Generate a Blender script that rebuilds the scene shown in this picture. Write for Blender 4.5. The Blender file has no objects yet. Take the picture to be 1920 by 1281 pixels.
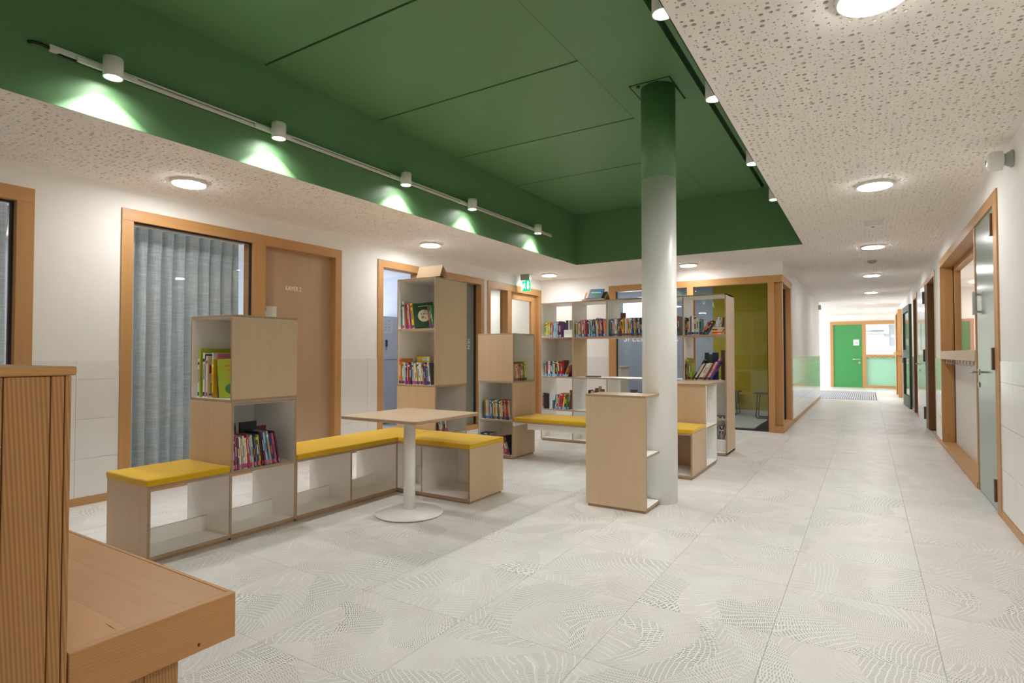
import bpy, bmesh, math, random
import numpy as np
from mathutils import Vector, Matrix

C = bpy.context.scene.collection
SC = bpy.context.scene
PI = math.pi

# ------------------------------------------------------------------ camera
f_px = 1920 * 20 / 36
pitch = math.atan(24 / f_px)
yaw = math.atan(666 / (f_px / math.cos(pitch)))
Fv = Vector((-math.sin(yaw) * math.cos(pitch), math.cos(yaw) * math.cos(pitch), math.sin(pitch)))
Rv = Vector((math.cos(yaw), math.sin(yaw), 0))
Uv = Rv.cross(Fv)
cam = bpy.data.cameras.new('camera')
cam.lens = 20
cam.sensor_width = 36
cam.clip_start = 0.05
cam_o = bpy.data.objects.new('camera', cam)
C.objects.link(cam_o)
m3 = Matrix((Rv, Uv, -Fv)).transposed()
cam_o.matrix_world = Matrix.Translation((0, 0, 1.2)) @ m3.to_4x4()
SC.camera = cam_o

# ------------------------------------------------------------------ world, exposure
SC.view_settings.view_transform = 'Standard'
SC.view_settings.look = 'None'
SC.view_settings.exposure = 0.50
SC.view_settings.gamma = 1.0
SC.view_settings.use_curve_mapping = False
w = bpy.data.worlds.new('world')
SC.world = w
w.use_nodes = True
w.node_tree.nodes['Background'].inputs[0].default_value = (0.80, 0.90, 1.0, 1)
w.node_tree.nodes['Background'].inputs[1].default_value = 2.0
cy = SC.cycles
cy.max_bounces = 14
cy.diffuse_bounces = 10
cy.glossy_bounces = 4
cy.transmission_bounces = 4
cy.transparent_max_bounces = 12
cy.caustics_reflective = False
cy.caustics_refractive = False
cy.sample_clamp_indirect = 16.0
cy.blur_glossy = 0.5

LAMP = 66.0          # radiance of the round ceiling lamps
SPOT_L, SPOT_R = 42.0, 30.0   # watts of the left and right track spots
ROOM = 1.0           # scale for lights in the side rooms


def area_light(name, loc, rot, sx, sy, power, col=(1, 1, 1)):
    l = bpy.data.lights.new(name, 'AREA')
    l.shape = 'RECTANGLE'
    l.size = sx
    l.size_y = sy
    l.energy = power
    l.color = col
    o = bpy.data.objects.new(name, l)
    o.location = loc
    o.rotation_euler = rot
    C.objects.link(o)
    return o


# daylight through the entrance glazing on the left of the far end, and unseen lights added inside the side rooms
area_light('daylight_entrance', (-5.9, 20.7, 1.5), (0, -PI / 2, 0), 2.4, 4.6, 215, (0.86, 0.94, 1.0))
area_light('curtain_room_fill', (-8.75, 1.8, 1.5), (0, -PI / 2, 0), 1.9, 4.4, 70 * ROOM, (0.86, 0.94, 1.0))  # unseen cool panel added to light the curtain from behind
area_light('kitchen_fill', (-8.75, 6.6, 1.5), (0, -PI / 2, 0), 1.9, 2.4, 48 * ROOM, (0.82, 0.88, 1.0))  # unseen panel added to brighten the kitchen, no window behind it
area_light('store_fill', (-6.45, 8.85, 2.5), (0, 0, 0), 0.9, 1.2, 15 * ROOM, (1, 1, 0.98))  # added panel under the store ceiling, shining straight down
area_light('daylight_glass_room', (-4.4, 12.05, 2.19), (-PI / 2, 0, 0), 0.5, 0.34, 14 * ROOM, (0.85, 0.93, 1.0))
area_light('glass_room_lamp', (-3.2, 10.6, 2.58), (0, 0, 0), 1.2, 0.3, 15 * ROOM, (0.95, 0.98, 1.0))
area_light('office_lamp', (2.6, 12.6, 2.58), (0, 0, 0), 1.4, 3.6, 75 * ROOM, (1, 0.99, 0.97))
area_light('far_room_lamp', (0.2, 26.0, 2.58), (0, 0, 0), 2.5, 2.5, 55 * ROOM, (0.95, 0.98, 1.0))


# ------------------------------------------------------------------ material helpers
class NT:
    def __init__(s, name):
        s.m = bpy.data.materials.new(name)
        s.m.use_nodes = True
        s.t = s.m.node_tree
        s.b = s.t.nodes['Principled BSDF']

    def n(s, typ, **kw):
        x = s.t.nodes.new(typ)
        for k, v in kw.items():
            setattr(x, k, v)
        return x

    def put(s, sock, v):
        if isinstance(v, bpy.types.NodeSocket):
            s.t.links.new(v, sock)
        else:
            sock.default_value = v

    def math(s, op, a, b=0.0, c=0.0):
        x = s.n('ShaderNodeMath', operation=op)
        s.put(x.inputs[0], a)
        s.put(x.inputs[1], b)
        s.put(x.inputs[2], c)
        return x.outputs[0]

    def vmath(s, op, a, b=(0, 0, 0)):
        x = s.n('ShaderNodeVectorMath', operation=op)
        s.put(x.inputs[0], a)
        s.put(x.inputs[1], b)
        return x.outputs[0]

    def scale(s, v, k):
        x = s.n('ShaderNodeVectorMath', operation='SCALE')
        s.put(x.inputs[0], v)
        s.put(x.inputs['Scale'], k)
        return x.outputs[0]

    def noise(s, vec, sc, det=2.0, rough=0.5, col=False):
        x = s.n('ShaderNodeTexNoise')
        s.put(x.inputs['Vector'], vec)
        x.inputs['Scale'].default_value = sc
        x.inputs['Detail'].default_value = det
        x.inputs['Roughness'].default_value = rough
        return x.outputs['Color' if col else 'Fac']

    def mix(s, fac, a, b):
        x = s.n('ShaderNodeMix', data_type='RGBA')
        s.put(x.inputs[0], fac)
        s.put(x.inputs[6], a)
        s.put(x.inputs[7], b)
        return x.outputs[2]

    def ramp(s, fac, stops):
        x = s.n('ShaderNodeValToRGB')
        while len(x.color_ramp.elements) < len(stops):
            x.color_ramp.elements.new(0.5)
        for e, (p, c) in zip(x.color_ramp.elements, stops):
            e.position = p
            e.color = c if len(c) == 4 else (*c, 1)
        s.put(x.inputs[0], fac)
        return x.outputs[0]

    def obj(s):
        return s.n('ShaderNodeTexCoord').outputs['Object']

    def rnd(s):
        return s.n('ShaderNodeObjectInfo').outputs['Random']

    def base(s, col, rough=0.5, spec=0.5):
        s.put(s.b.inputs['Base Color'], col if isinstance(col, bpy.types.NodeSocket) else (*col[:3], 1))
        s.put(s.b.inputs['Roughness'], rough)
        s.b.inputs['Specular IOR Level'].default_value = spec
        return s

    def bump(s, h, strength=0.2, dist=0.01):
        x = s.n('ShaderNodeBump')
        x.inputs['Strength'].default_value = strength
        x.inputs['Distance'].default_value = dist
        s.put(x.inputs['Height'], h)
        s.put(s.b.inputs['Normal'], x.outputs[0])


_plain = {}


def plain(col, rough=0.5, spec=0.5, metal=0.0, name=None):
    k = (tuple(round(c, 3) for c in col), rough, spec, metal)
    if k not in _plain:
        n = NT(name or 'plain')
        # faint procedural unevenness keeps surfaces from being perfectly flat
        f = n.noise(n.obj(), 9.0, 3.0)
        a = tuple(min(1, c * 0.97) for c in col[:3])
        b = tuple(min(1, c * 1.03) for c in col[:3])
        n.base(n.mix(f, (*a, 1), (*b, 1)), rough, spec)
        n.b.inputs['Metallic'].default_value = metal
        _plain[k] = n.m
    return _plain[k]


def emit(col, strength, name='glow', base=(0.8, 0.8, 0.8)):
    n = NT(name)
    n.base(base, 0.4)
    n.b.inputs['Emission Color'].default_value = (*col, 1)
    n.b.inputs['Emission Strength'].default_value = strength
    return n.m


def wood(name, axis, light, dark, fine=1.0, contrast=0.6, rough=0.42, bump=0.08, stripes=0.0):
    n = NT(name)
    co = n.obj()
    sc = [26.0 * fine] * 3
    sc[axis] = 0.9
    add = n.vmath('ADD', co, n.scale(n.vmath('ADD', (0.7, 0.3, 0.9), (0, 0, 0)), n.math('MULTIPLY', n.rnd(), 17.0)))
    st = n.vmath('MULTIPLY', add, tuple(sc))
    f1 = n.noise(st, 1.0, 5.0, 0.62)
    sc2 = [3.2] * 3
    sc2[axis] = 0.35
    f2 = n.noise(n.vmath('MULTIPLY', add, tuple(sc2)), 1.0, 3.0, 0.55)
    f = n.math('ADD', n.math('MULTIPLY', f1, 0.6), n.math('MULTIPLY', f2, 0.4))
    if stripes:
        wv = [0.0] * 3
        o = [i for i in range(3) if i != axis]
        wave = n.n('ShaderNodeTexWave', wave_type='BANDS', bands_direction='DIAGONAL')
        v = [1.0] * 3
        v[axis] = 0.05
        n.put(wave.inputs['Vector'], n.vmath('MULTIPLY', add, tuple(v)))
        wave.inputs['Scale'].default_value = 74.0
        wave.inputs['Distortion'].default_value = 9.0
        wave.inputs['Detail'].default_value = 2.0
        wave.inputs['Detail Scale'].default_value = 0.12
        f = n.math('ADD', n.math('MULTIPLY', f, 1 - stripes), n.math('MULTIPLY', wave.outputs['Fac'], stripes))
    lo, hi = 0.5 - 0.22 / max(contrast, .2), 0.5 + 0.22 / max(contrast, .2)
    col = n.ramp(f, [(max(0, lo), dark), (min(1, hi), light)])
    # board-to-board shade
    hsv = n.n('ShaderNodeHueSaturation')
    n.put(hsv.inputs['Value'], n.math('ADD', 0.95, n.math('MULTIPLY', n.rnd(), 0.1)))
    n.put(hsv.inputs['Color'], col)
    n.base(hsv.outputs[0], rough, 0.4)
    n.bump(f1, bump, 0.004)
    return n.m


OAK_L, OAK_D = (0.66, 0.495, 0.335), (0.51, 0.36, 0.225)
OAKX = wood('oak_grain_x', 0, OAK_L, OAK_D)
OAKY = wood('oak_grain_y', 1, OAK_L, OAK_D)
OAKZ = wood('oak_grain_z', 2, OAK_L, OAK_D)
DOORWOOD = wood('door_veneer', 2, (0.50, 0.34, 0.215), (0.41, 0.27, 0.16))
LAR_L, LAR_D = (0.60, 0.335, 0.135), (0.42, 0.205, 0.07)
LARX = wood('larch_grain_x', 0, LAR_L, LAR_D, 1.0, 0.65)
LARY = wood('larch_grain_y', 1, LAR_L, LAR_D, 1.0, 0.65)
LARZ = wood('larch_grain_z', 2, LAR_L, LAR_D, 1.0, 0.65)
BEN_L, BEN_D = (0.54, 0.285, 0.112), (0.36, 0.165, 0.056)
BENX = wood('bench_grain_x', 0, (0.61, 0.325, 0.128), (0.48, 0.238, 0.086), 0.8, 0.5)
BENY = wood('bench_grain_y', 1, (0.62, 0.33, 0.125), (0.48, 0.225, 0.076), 1.2, 0.75, stripes=0.2)
BENZ = wood('bench_grain_z', 2, BEN_L, BEN_D, 1.0, 0.7, stripes=0.5, bump=0.2)
EDGE = wood('ply_edge', 0, (0.45, 0.31, 0.20), (0.32, 0.21, 0.125), 2.2, 0.9)
WHITE = plain((0.87, 0.865, 0.84), 0.35, name='white_laminate')
PAINT = plain((0.85, 0.83, 0.80), 0.75, 0.3, name='wall_paint')
CEIL = plain((0.89, 0.84, 0.78), 0.85, 0.2, name='acoustic_board')
HOLE = plain((0.25, 0.21, 0.165), 0.95, 0.1, name='hole_fleece')
HOLE_FAR = plain((0.34, 0.30, 0.25), 0.95, 0.1, name='hole_fleece_small')
GREEN = plain((0.138, 0.285, 0.130), 0.42, 0.5, name='green_paint')
GREEN_D = plain((0.02, 0.05, 0.018), 0.8, 0.2, name='green_joint')
TILE = plain((0.80, 0.785, 0.755), 0.10, 0.55, name='glazed_tile')
GROUT = plain((0.50, 0.48, 0.45), 0.9, 0.1, name='grout')
METAL_W = plain((0.80, 0.80, 0.77), 0.38, 0.5, name='white_metal')
STEEL = plain((0.62, 0.61, 0.58), 0.28, 0.5, 1.0, name='brushed_steel')
BRONZE = plain((0.16, 0.105, 0.075), 0.35, 0.5, 0.7, name='hinge_bronze')
BLACK = plain((0.012, 0.012, 0.013), 0.5, name='black')
GREYP = plain((0.40, 0.41, 0.40), 0.5, name='grey_plastic')
SHADEWOOD = wood('shaded_reveal_wood', 2, (0.23, 0.115, 0.045), (0.17, 0.08, 0.03))  # larch with the recess shade put into its colour; recessed leaves share it
COLW = plain((0.86, 0.86, 0.835), 0.38, 0.5, name='column_paint')
LAMPM = emit((1.0, 0.985, 0.965), LAMP, 'lamp_diffuser')
SPOTM = emit((1.0, 0.98, 0.94), 40.0, 'spot_lens')


def mat_yellow():
    n = NT('yellow_felt')
    co = n.obj()
    f = n.noise(co, 160.0, 3.0)
    g = n.noise(co, 5.0, 2.0)
    c = n.mix(f, (0.60, 0.345, 0.010, 1), (0.76, 0.47, 0.022, 1))
    c = n.mix(n.math('MULTIPLY', g, 0.25), c, (0.55, 0.32, 0.01, 1))
    n.base(c, 0.9, 0.15)
    n.b.inputs['Sheen Weight'].default_value = 0.25
    n.bump(f, 0.25, 0.002)
    return n.m


YELLOW = mat_yellow()


def mat_glass(name, tint=(1, 1, 1), refl=0.04, cap=0.7):
    n = NT(name)
    t = n.t
    t.nodes.remove(n.b)
    out = t.nodes['Material Output']
    tr = n.n('ShaderNodeBsdfTransparent')
    tr.inputs[0].default_value = (*tint, 1)
    gl = n.n('ShaderNodeBsdfGlossy')
    gl.inputs['Roughness'].default_value = 0.015
    lw = n.n('ShaderNodeLayerWeight')
    lw.inputs['Blend'].default_value = 0.5
    fac = n.math('ADD', refl, n.math('MULTIPLY', n.math('POWER', lw.outputs['Facing'], 4.0), cap - refl))
    mx = n.n('ShaderNodeMixShader')
    n.put(mx.inputs[0], fac)
    t.links.new(tr.outputs[0], mx.inputs[1])
    t.links.new(gl.outputs[0], mx.inputs[2])
    t.links.new(mx.outputs[0], out.inputs[0])
    return n.m


GLASS = mat_glass('clear_glass')
GLASS_D = mat_glass('door_glass', (0.34, 0.33, 0.25), 0.10)


def mat_floor():
    """porcelain with fields of short scratched strokes that follow sweeping curves"""
    n = NT('relief_porcelain')
    co = n.obj()
    rnd = n.rnd()
    vr = n.n('ShaderNodeVectorRotate', rotation_type='Z_AXIS')
    n.put(vr.inputs['Vector'], co)
    n.put(vr.inputs['Angle'], n.math('MULTIPLY', n.math('FLOOR', n.math('MULTIPLY', rnd, 7.999)), PI / 2))
    cmb = n.n('ShaderNodeCombineXYZ')
    n.put(cmb.inputs[0], n.math('MULTIPLY', n.math('FLOOR', n.math('MULTIPLY', rnd, 97.0)), 3.7))
    n.put(cmb.inputs[1], n.math('MULTIPLY', n.math('FLOOR', n.math('MULTIPLY', rnd, 53.0)), 5.3))
    p = n.vmath('ADD', vr.outputs[0], cmb.outputs[0])
    warp = n.vmath('SUBTRACT', n.noise(p, 1.7, 0.6, 0.4, col=True), (0.5, 0.5, 0.5))
    p2 = n.vmath('ADD', p, n.scale(warp, 0.75))
    vo = n.n('ShaderNodeTexVoronoi')
    vo.inputs['Scale'].default_value = 2.7
    n.put(vo.inputs['Vector'], n.vmath('MULTIPLY', p2, (1, 1.9, 0)))
    sep = n.n('ShaderNodeSeparateColor')
    n.put(sep.inputs[0], vo.outputs['Color'])
    r1, r2, r3 = sep.outputs
    p3 = n.vmath('ADD', p, n.scale(warp, 0.46))
    vr2 = n.n('ShaderNodeVectorRotate', rotation_type='Z_AXIS')
    n.put(vr2.inputs['Vector'], p3)
    n.put(vr2.inputs['Angle'], n.math('MULTIPLY', n.math('FLOOR', n.math('MULTIPLY', r1, 6.0)), 0.523))
    sx = n.n('ShaderNodeSeparateXYZ')
    n.put(sx.inputs[0], vr2.outputs[0])
    u, v = sx.outputs[0], sx.outputs[1]
    vv = n.math('DIVIDE', n.math('ADD', v, n.math('MULTIPLY', n.noise(p, 20.0, 0.0), .012)), 0.024)
    row = n.math('FLOOR', vv)
    wn = n.n('ShaderNodeTexWhiteNoise', noise_dimensions='1D')
    n.put(wn.inputs['W'], row)
    uu = n.math('ADD', n.math('DIVIDE', u, 0.0088), n.math('MULTIPLY', wn.outputs['Value'], 5.0))
    jit = n.math('MULTIPLY', n.math('SUBTRACT', n.noise(p, 60.0, 1.0), 0.5), 1.1)
    fu = n.math('FRACT', n.math('ADD', uu, jit))
    fv = n.math('FRACT', vv)
    isdark = n.math('GREATER_THAN', r2, 0.56)
    stroke = n.math('LESS_THAN', fu, n.math('ADD', 0.30, n.math('MULTIPLY', isdark, 0.17)))
    gap = n.math('MULTIPLY', n.math('GREATER_THAN', fv, 0.14), n.math('LESS_THAN', fv, 0.94))
    st = n.math('MULTIPLY', stroke, gap)
    wgt = n.math('ADD', n.math('MULTIPLY', isdark, n.math('ADD', 0.42, n.math('MULTIPLY', r3, 0.38))), n.math('MULTIPLY', n.math('SUBTRACT', 1.0, isdark), n.math('ADD', 0.10, n.math('MULTIPLY', r3, 0.46))))
    basec = n.mix(n.noise(p, 6.0, 5.0), (0.625, 0.605, 0.583, 1), (0.785, 0.767, 0.745, 1))
    basec = n.mix(n.math('MULTIPLY', isdark, 0.55), basec, (0.84, 0.84, 0.83, 1))
    col = n.mix(n.math('MULTIPLY', st, wgt), basec, (0.20, 0.175, 0.15, 1))
    chalk = n.math('MULTIPLY', n.math('MULTIPLY', n.math('LESS_THAN', r2, 0.38), n.math('LESS_THAN', n.math('FRACT', n.math('MULTIPLY', vv, 0.72)), 0.10)), 0.55)
    chalk = n.math('MULTIPLY', chalk, n.math('GREATER_THAN', n.noise(p, 14.0, 1.0), 0.45))
    col = n.mix(chalk, col, (0.92, 0.915, 0.90, 1))
    n.base(col, 0.40, 0.35)
    return n.m


FLOORM = mat_floor()


def mat_curtain():
    n = NT('curtain_weave')
    co = n.obj()
    h = n.noise(n.vmath('MULTIPLY', co, (9, 9, 95)), 1.0, 3.0, 0.6)
    v = n.noise(n.vmath('MULTIPLY', co, (110, 110, 5)), 1.0, 2.0, 0.6)
    f = n.math('ADD', n.math('MULTIPLY', h, 0.6), n.math('MULTIPLY', v, 0.4))
    c = n.ramp(f, [(0.30, (0.36, 0.41, 0.415)), (0.50, (0.475, 0.525, 0.535)), (0.70, (0.63, 0.68, 0.69))])
    n.base(c, 0.9, 0.1)
    t = n.t
    tl = n.n('ShaderNodeBsdfTranslucent')
    t.links.new(c, tl.inputs[0])
    mx = n.n('ShaderNodeMixShader')
    mx.inputs[0].default_value = 0.22
    t.links.new(n.b.outputs[0], mx.inputs[1])
    t.links.new(tl.outputs[0], mx.inputs[2])
    t.links.new(mx.outputs[0], t.nodes['Material Output'].inputs[0])
    return n.m


CURTAIN = mat_curtain()


# ------------------------------------------------------------------ object helpers
def wloc(o):
    v = Vector((0, 0, 0))
    while o is not None:
        v += o.location
        o = o.parent
    return v


def props(o, label=None, cat=None, group=None, kind=None):
    if label:
        o['label'] = label
    if cat:
        o['category'] = cat
    if group:
        o['group'] = group
    if kind:
        o['kind'] = kind
    return o


def thing(name, label, cat, loc=(0, 0, 0), group=None, kind=None):
    o = bpy.data.objects.new(name, None)
    o.empty_display_size = 0.1
    o.location = loc
    C.objects.link(o)
    return props(o, label, cat, group, kind)


FACES = {'x-': (0, 3, 7, 4), 'x+': (1, 5, 6, 2), 'y-': (0, 4, 5, 1), 'y+': (3, 2, 6, 7), 'z-': (0, 1, 2, 3)[::-1], 'z+': (4, 7, 6, 5)[::-1]}
FACES = {'x-': (0, 4, 7, 3), 'x+': (1, 2, 6, 5), 'y-': (0, 1, 5, 4), 'y+': (3, 7, 6, 2), 'z-': (0, 3, 2, 1), 'z+': (4, 5, 6, 7)}


class MB:
    """Collects faces (world coordinates) with a material per face."""

    def __init__(s):
        s.v, s.f, s.m, s.mats, s.sm = [], [], [], [], []

    def mi(s, m):
        if m not in s.mats:
            s.mats.append(m)
        return s.mats.index(m)

    def face(s, pts, m, smooth=False):
        i = len(s.v)
        s.v += [tuple(p) for p in pts]
        s.f.append(tuple(range(i, i + len(pts))))
        s.m.append(s.mi(m))
        s.sm.append(smooth)

    def box(s, x, y, z, m, **over):
        i = len(s.v)
        (x0, x1), (y0, y1), (z0, z1) = x, y, z
        s.v += [(x0, y0, z0), (x1, y0, z0), (x1, y1, z0), (x0, y1, z0), (x0, y0, z1), (x1, y0, z1), (x1, y1, z1), (x0, y1, z1)]
        for k, q in FACES.items():
            s.f.append(tuple(i + j for j in q))
            s.m.append(s.mi(over.get(k.replace('+', 'p').replace('-', 'm'), m)))
            s.sm.append(False)
        return s

    def prism(s, poly, axis, a, b, m, cap=None):
        """poly: 2D points in the plane normal to axis (the other two axes in order), extruded a..b."""
        o = [i for i in range(3) if i != axis]
        i = len(s.v)
        n = len(poly)
        for t in (a, b):
            for p in poly:
                q = [0, 0, 0]
                q[axis] = t
                q[o[0]], q[o[1]] = p
                s.v.append(tuple(q))
        for k in range(n):
            s.f.append((i + k, i + (k + 1) % n, i + n + (k + 1) % n, i + n + k))
            s.m.append(s.mi(m))
            s.sm.append(False)
        for q in (tuple(range(i, i + n))[::-1], tuple(range(i + n, i + 2 * n))):
            s.f.append(q)
            s.m.append(s.mi(cap or m))
            s.sm.append(False)
        return s

    def lathe(s, c, prof, m, n=40, axis=2, caps=(True, True)):
        """prof: list of (radius, height) along axis from c."""
        o = [i for i in range(3) if i != axis]
        i = len(s.v)
        for r, h in prof:
            for k in range(n):
                a = 2 * PI * k / n
                q = list(c)
                q[o[0]] += r * math.cos(a)
                q[o[1]] += r * math.sin(a)
                q[axis] += h
                s.v.append(tuple(q))
        for j in range(len(prof) - 1):
            for k in range(n):
                s.f.append((i + j * n + k, i + j * n + (k + 1) % n, i + (j + 1) * n + (k + 1) % n, i + (j + 1) * n + k))
                s.m.append(s.mi(m))
                s.sm.append(True)
        for j in (0, len(prof) - 1):
            if prof[j][0] > 1e-5 and caps[0 if j == 0 else 1]:
                q = tuple(i + j * n + k for k in range(n))
                s.f.append(q if j else q[::-1])
                s.m.append(s.mi(m))
                s.sm.append(False)
        return s

    def tube(s, pts, r, m, n=8):
        pts = [Vector(p) for p in pts]
        i = len(s.v)
        for k, p in enumerate(pts):
            d = (pts[min(k + 1, len(pts) - 1)] - pts[max(k - 1, 0)]).normalized()
            a = d.cross(Vector((0, 0, 1)) if abs(d.z) < 0.9 else Vector((1, 0, 0))).normalized()
            b = d.cross(a)
            for j in range(n):
                t = 2 * PI * j / n
                s.v.append(tuple(p + a * (r * math.cos(t)) + b * (r * math.sin(t))))
        for k in range(len(pts) - 1):
            for j in range(n):
                s.f.append((i + k * n + j, i + k * n + (j + 1) % n, i + (k + 1) * n + (j + 1) % n, i + (k + 1) * n + j))
                s.m.append(s.mi(m))
                s.sm.append(True)
        s.f.append(tuple(i + j for j in range(n))[::-1])
        s.f.append(tuple(i + (len(pts) - 1) * n + j for j in range(n)))
        s.m += [s.mi(m)] * 2
        s.sm += [False] * 2
        return s

    def mesh(s, name, off=Vector((0, 0, 0))):
        me = bpy.data.meshes.new(name)
        me.from_pydata([(p[0] - off.x, p[1] - off.y, p[2] - off.z) for p in s.v], [], s.f)
        for m in s.mats:
            me.materials.append(m)
        me.polygons.foreach_set('material_index', s.m)
        me.polygons.foreach_set('use_smooth', s.sm)
        me.update()
        bm = bmesh.new()
        bm.from_mesh(me)
        bmesh.ops.recalc_face_normals(bm, faces=bm.faces)
        bm.to_mesh(me)
        bm.free()
        return me

    def build(s, name, parent=None, bevel=0.0, seg=1, origin=None, **pr):
        off = wloc(parent) if parent else Vector(origin or (0, 0, 0))
        o = bpy.data.objects.new(name, s.mesh(name, off))
        if parent:
            o.parent = parent
        elif origin:
            o.location = origin
        C.objects.link(o)
        if bevel:
            b = o.modifiers.new('bevel', 'BEVEL')
            b.width = bevel
            b.segments = seg
            b.limit_method = 'ANGLE'
            b.angle_limit = math.radians(50)
        return props(o, **pr)


def text(name, s, size, m, parent, loc, rot, xs=1.0, align='CENTER', bold=0.0, space=1.0):
    cu = bpy.data.curves.new(name, 'FONT')
    cu.body = s
    cu.size = size
    cu.align_x = align
    cu.extrude = 0.0006
    cu.offset = bold
    cu.space_character = space
    cu.materials.append(m)
    o = bpy.data.objects.new(name, cu)
    if parent:
        o.parent = parent
        o.location = Vector(loc) - wloc(parent)
    else:
        o.location = loc
    C.objects.link(o)
    bpy.context.view_layer.update()
    me = bpy.data.meshes.new_from_object(o.evaluated_get(bpy.context.evaluated_depsgraph_get()))
    q = bpy.data.objects.new(name, me)
    q.parent = parent
    q.location = o.location.copy()
    q.rotation_euler = rot
    q.scale = (xs, 1, 1)
    bpy.data.objects.remove(o)
    C.objects.link(q)
    return q


def S(name, label, cat='wall'):
    return thing(name, label, cat, kind='structure')


# ================================================================== LARGE STRUCTURE
LW, RW, BW, CW, EW = -5.32, 0.83, 9.57, -1.10, 24.0
ZC, ZU = 2.62, 3.42
HX0, HX1, HY0, HY1 = -3.905, -0.693, -1.2, 8.19
FRONT = -2.6

# ---- floor: slab, then every tile in view
fl = MB().box((-5.6, 1.0), (FRONT - .1, 29), (-0.12, -0.012), GROUT).box((-9.2, -5.6), (FRONT, BW + .1), (-0.12, -0.001), plain((0.45, 0.45, 0.44), 0.5)) \
    .box((-9.0, -5.6), (17, 25), (-0.12, -0.001), plain((0.7, 0.69, 0.67), 0.5)).box((1.0, 4.3), (4.6, 15.4), (-0.12, -0.001), plain((0.7, 0.69, 0.66), 0.5))
floor = fl.build('floor', label='pale grey porcelain floor of square relief tiles with scratched line patterns', cat='floor', kind='structure')
tm = MB().box((-0.2993, 0.2993), (-0.2993, 0.2993), (-0.011, 0.0), FLOORM).mesh('tile')
tm2 = MB().box((-0.2985, 0.2985), (-0.2985, 0.2985), (-0.011, 0.0), plain((0.42, 0.46, 0.44), 0.35)).mesh('tile')
rng = random.Random(5)


def hidden_tile(x, y):
    # tiles the wooden bench or the frame edge hide, and far ones outside the corridor
    if y > BW + .1 and x < CW - .2 and y < 17.4:
        return True
    # outside the picture's lower/left edge
    d = Vector((x, y, 0)) - Vector((0, 0, 1.2))
    zc = d.dot(Fv)
    if zc < 0.4:
        return True
    px = 960 + f_px * d.dot(Rv) / zc
    py = 640.5 - f_px * d.dot(Uv) / zc
    marg = f_px * 0.45 / zc
    return px < -marg or px > 1920 + marg or py > 1281 + marg


nt = 0
bulk = MB()
for j in range(-3, 46):
    y = 2.68 + 0.6 * j - 0.3
    for i in range(0, 11):
        x = 0.235 + 0.3 - 0.6 * i
        if hidden_tile(x, y):
            continue
        if y > 24.2 or nt >= 292:
            bulk.box((x - .2985, x + .2985), (y - .2985, y + .2985), (-.011, 0), FLOORM)
            continue
        o = bpy.data.objects.new('floor_tile', tm)
        o.parent = floor
        o.location = (x, y, 0)
        C.objects.link(o)
        nt += 1
if bulk.v:
    bulk.build('far_floor_tiles', floor, kind='stuff')
# tiles inside the glazed room
gro = MB().box((-5.3, -1.25), (BW + .06, 12.3), (-0.0112, 0.0), plain((0.40, 0.45, 0.43), 0.3)).build('room_flooring', floor, label='grey green smooth flooring inside the glazed room')


# ---- walls
def wall_x(name, label, x, y0, y1, z1, openings, thick, m=PAINT):
    """wall in the plane x, body going from x to x+thick; openings (y0,y1,z0,z1)"""
    mb = MB()
    xs = tuple(sorted((x, x + thick)))
    cur = y0
    for (a, b, za, zb) in sorted(openings):
        if a > cur:
            mb.box(xs, (cur, a), (0, z1), m)
        if zb < z1:
            mb.box(xs, (a, b), (zb, z1), m)
        if za > 0:
            mb.box(xs, (a, b), (0, za), m)
        cur = b
    if cur < y1:
        mb.box(xs, (cur, y1), (0, z1), m)
    return mb.build(name, label=label, cat='wall', kind='structure')


def wall_y(name, label, y, x0, x1, z1, openings, thick, m=PAINT):
    mb = MB()
    ys = tuple(sorted((y, y + thick)))
    cur = x0
    for (a, b, za, zb) in sorted(openings):
        if a > cur:
            mb.box((cur, a), ys, (0, z1), m)
        if zb < z1:
            mb.box((a, b), ys, (zb, z1), m)
        if za > 0:
            mb.box((a, b), ys, (0, za), m)
        cur = b
    if cur < x1:
        mb.box((cur, x1), ys, (0, z1), m)
    return mb.build(name, label=label, cat='wall', kind='structure')


wl = wall_x('wall_left', 'white plastered long wall with tiled dado behind the benches', LW, FRONT, BW + .15, ZC + .02,
            [(-1.6, 1.713, 0, 2.445), (2.304, 4.668, 0, 2.44), (5.263, 7.647, 0, 2.43), (7.755, 9.57, 0, 2.43)], -0.16)
wr = wall_x('wall_right', 'white corridor wall with doors and tiled dado on the right', RW, FRONT, EW, ZC + .02,
            [(5.44, 9.33, 0, 2.43), (10.07, 11.32, 0, 2.41), (13.5, 14.5, 0, 2.40)], 0.17)
wb = wall_y('wall_back', 'white wall beside the glazed room behind the bookcase', BW, LW, CW, ZC + .02, [(-3.916, -1.085, 0, 2.42)], 0.14)
wc = wall_x('wall_corridor', 'white corridor wall beyond the glazed room corner', CW, BW + .14, 17.6, ZC + .02, [(BW + .14, 10.84, 0, 2.42)], -0.14)
we = wall_y('wall_end', 'white end wall around the green door', EW, -6.0, 2.0, ZC + .02, [(-1.15, 1.02, 0, 2.39)], 0.14)
wf = wall_y('wall_front', 'white wall behind the viewpoint', FRONT, -5.5, 1.0, ZC + .02, [], -0.12)
# the daylit entrance bay on the left of the far end
eb = MB().box((-5.9, CW - .14), (17.46, 17.6), (0, ZC), PAINT)
eb.box((-5.98, -5.9), (17.46, 18.2), (0, ZC), PAINT).box((-5.98, -5.9), (23.2, 24.1), (0, ZC), PAINT).box((-5.98, -5.9), (18.2, 23.2), (2.45, ZC), PAINT)
eb.build('wall_entrance', label='white walls of the daylit entrance bay at the far end', cat='wall', kind='structure')


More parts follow.
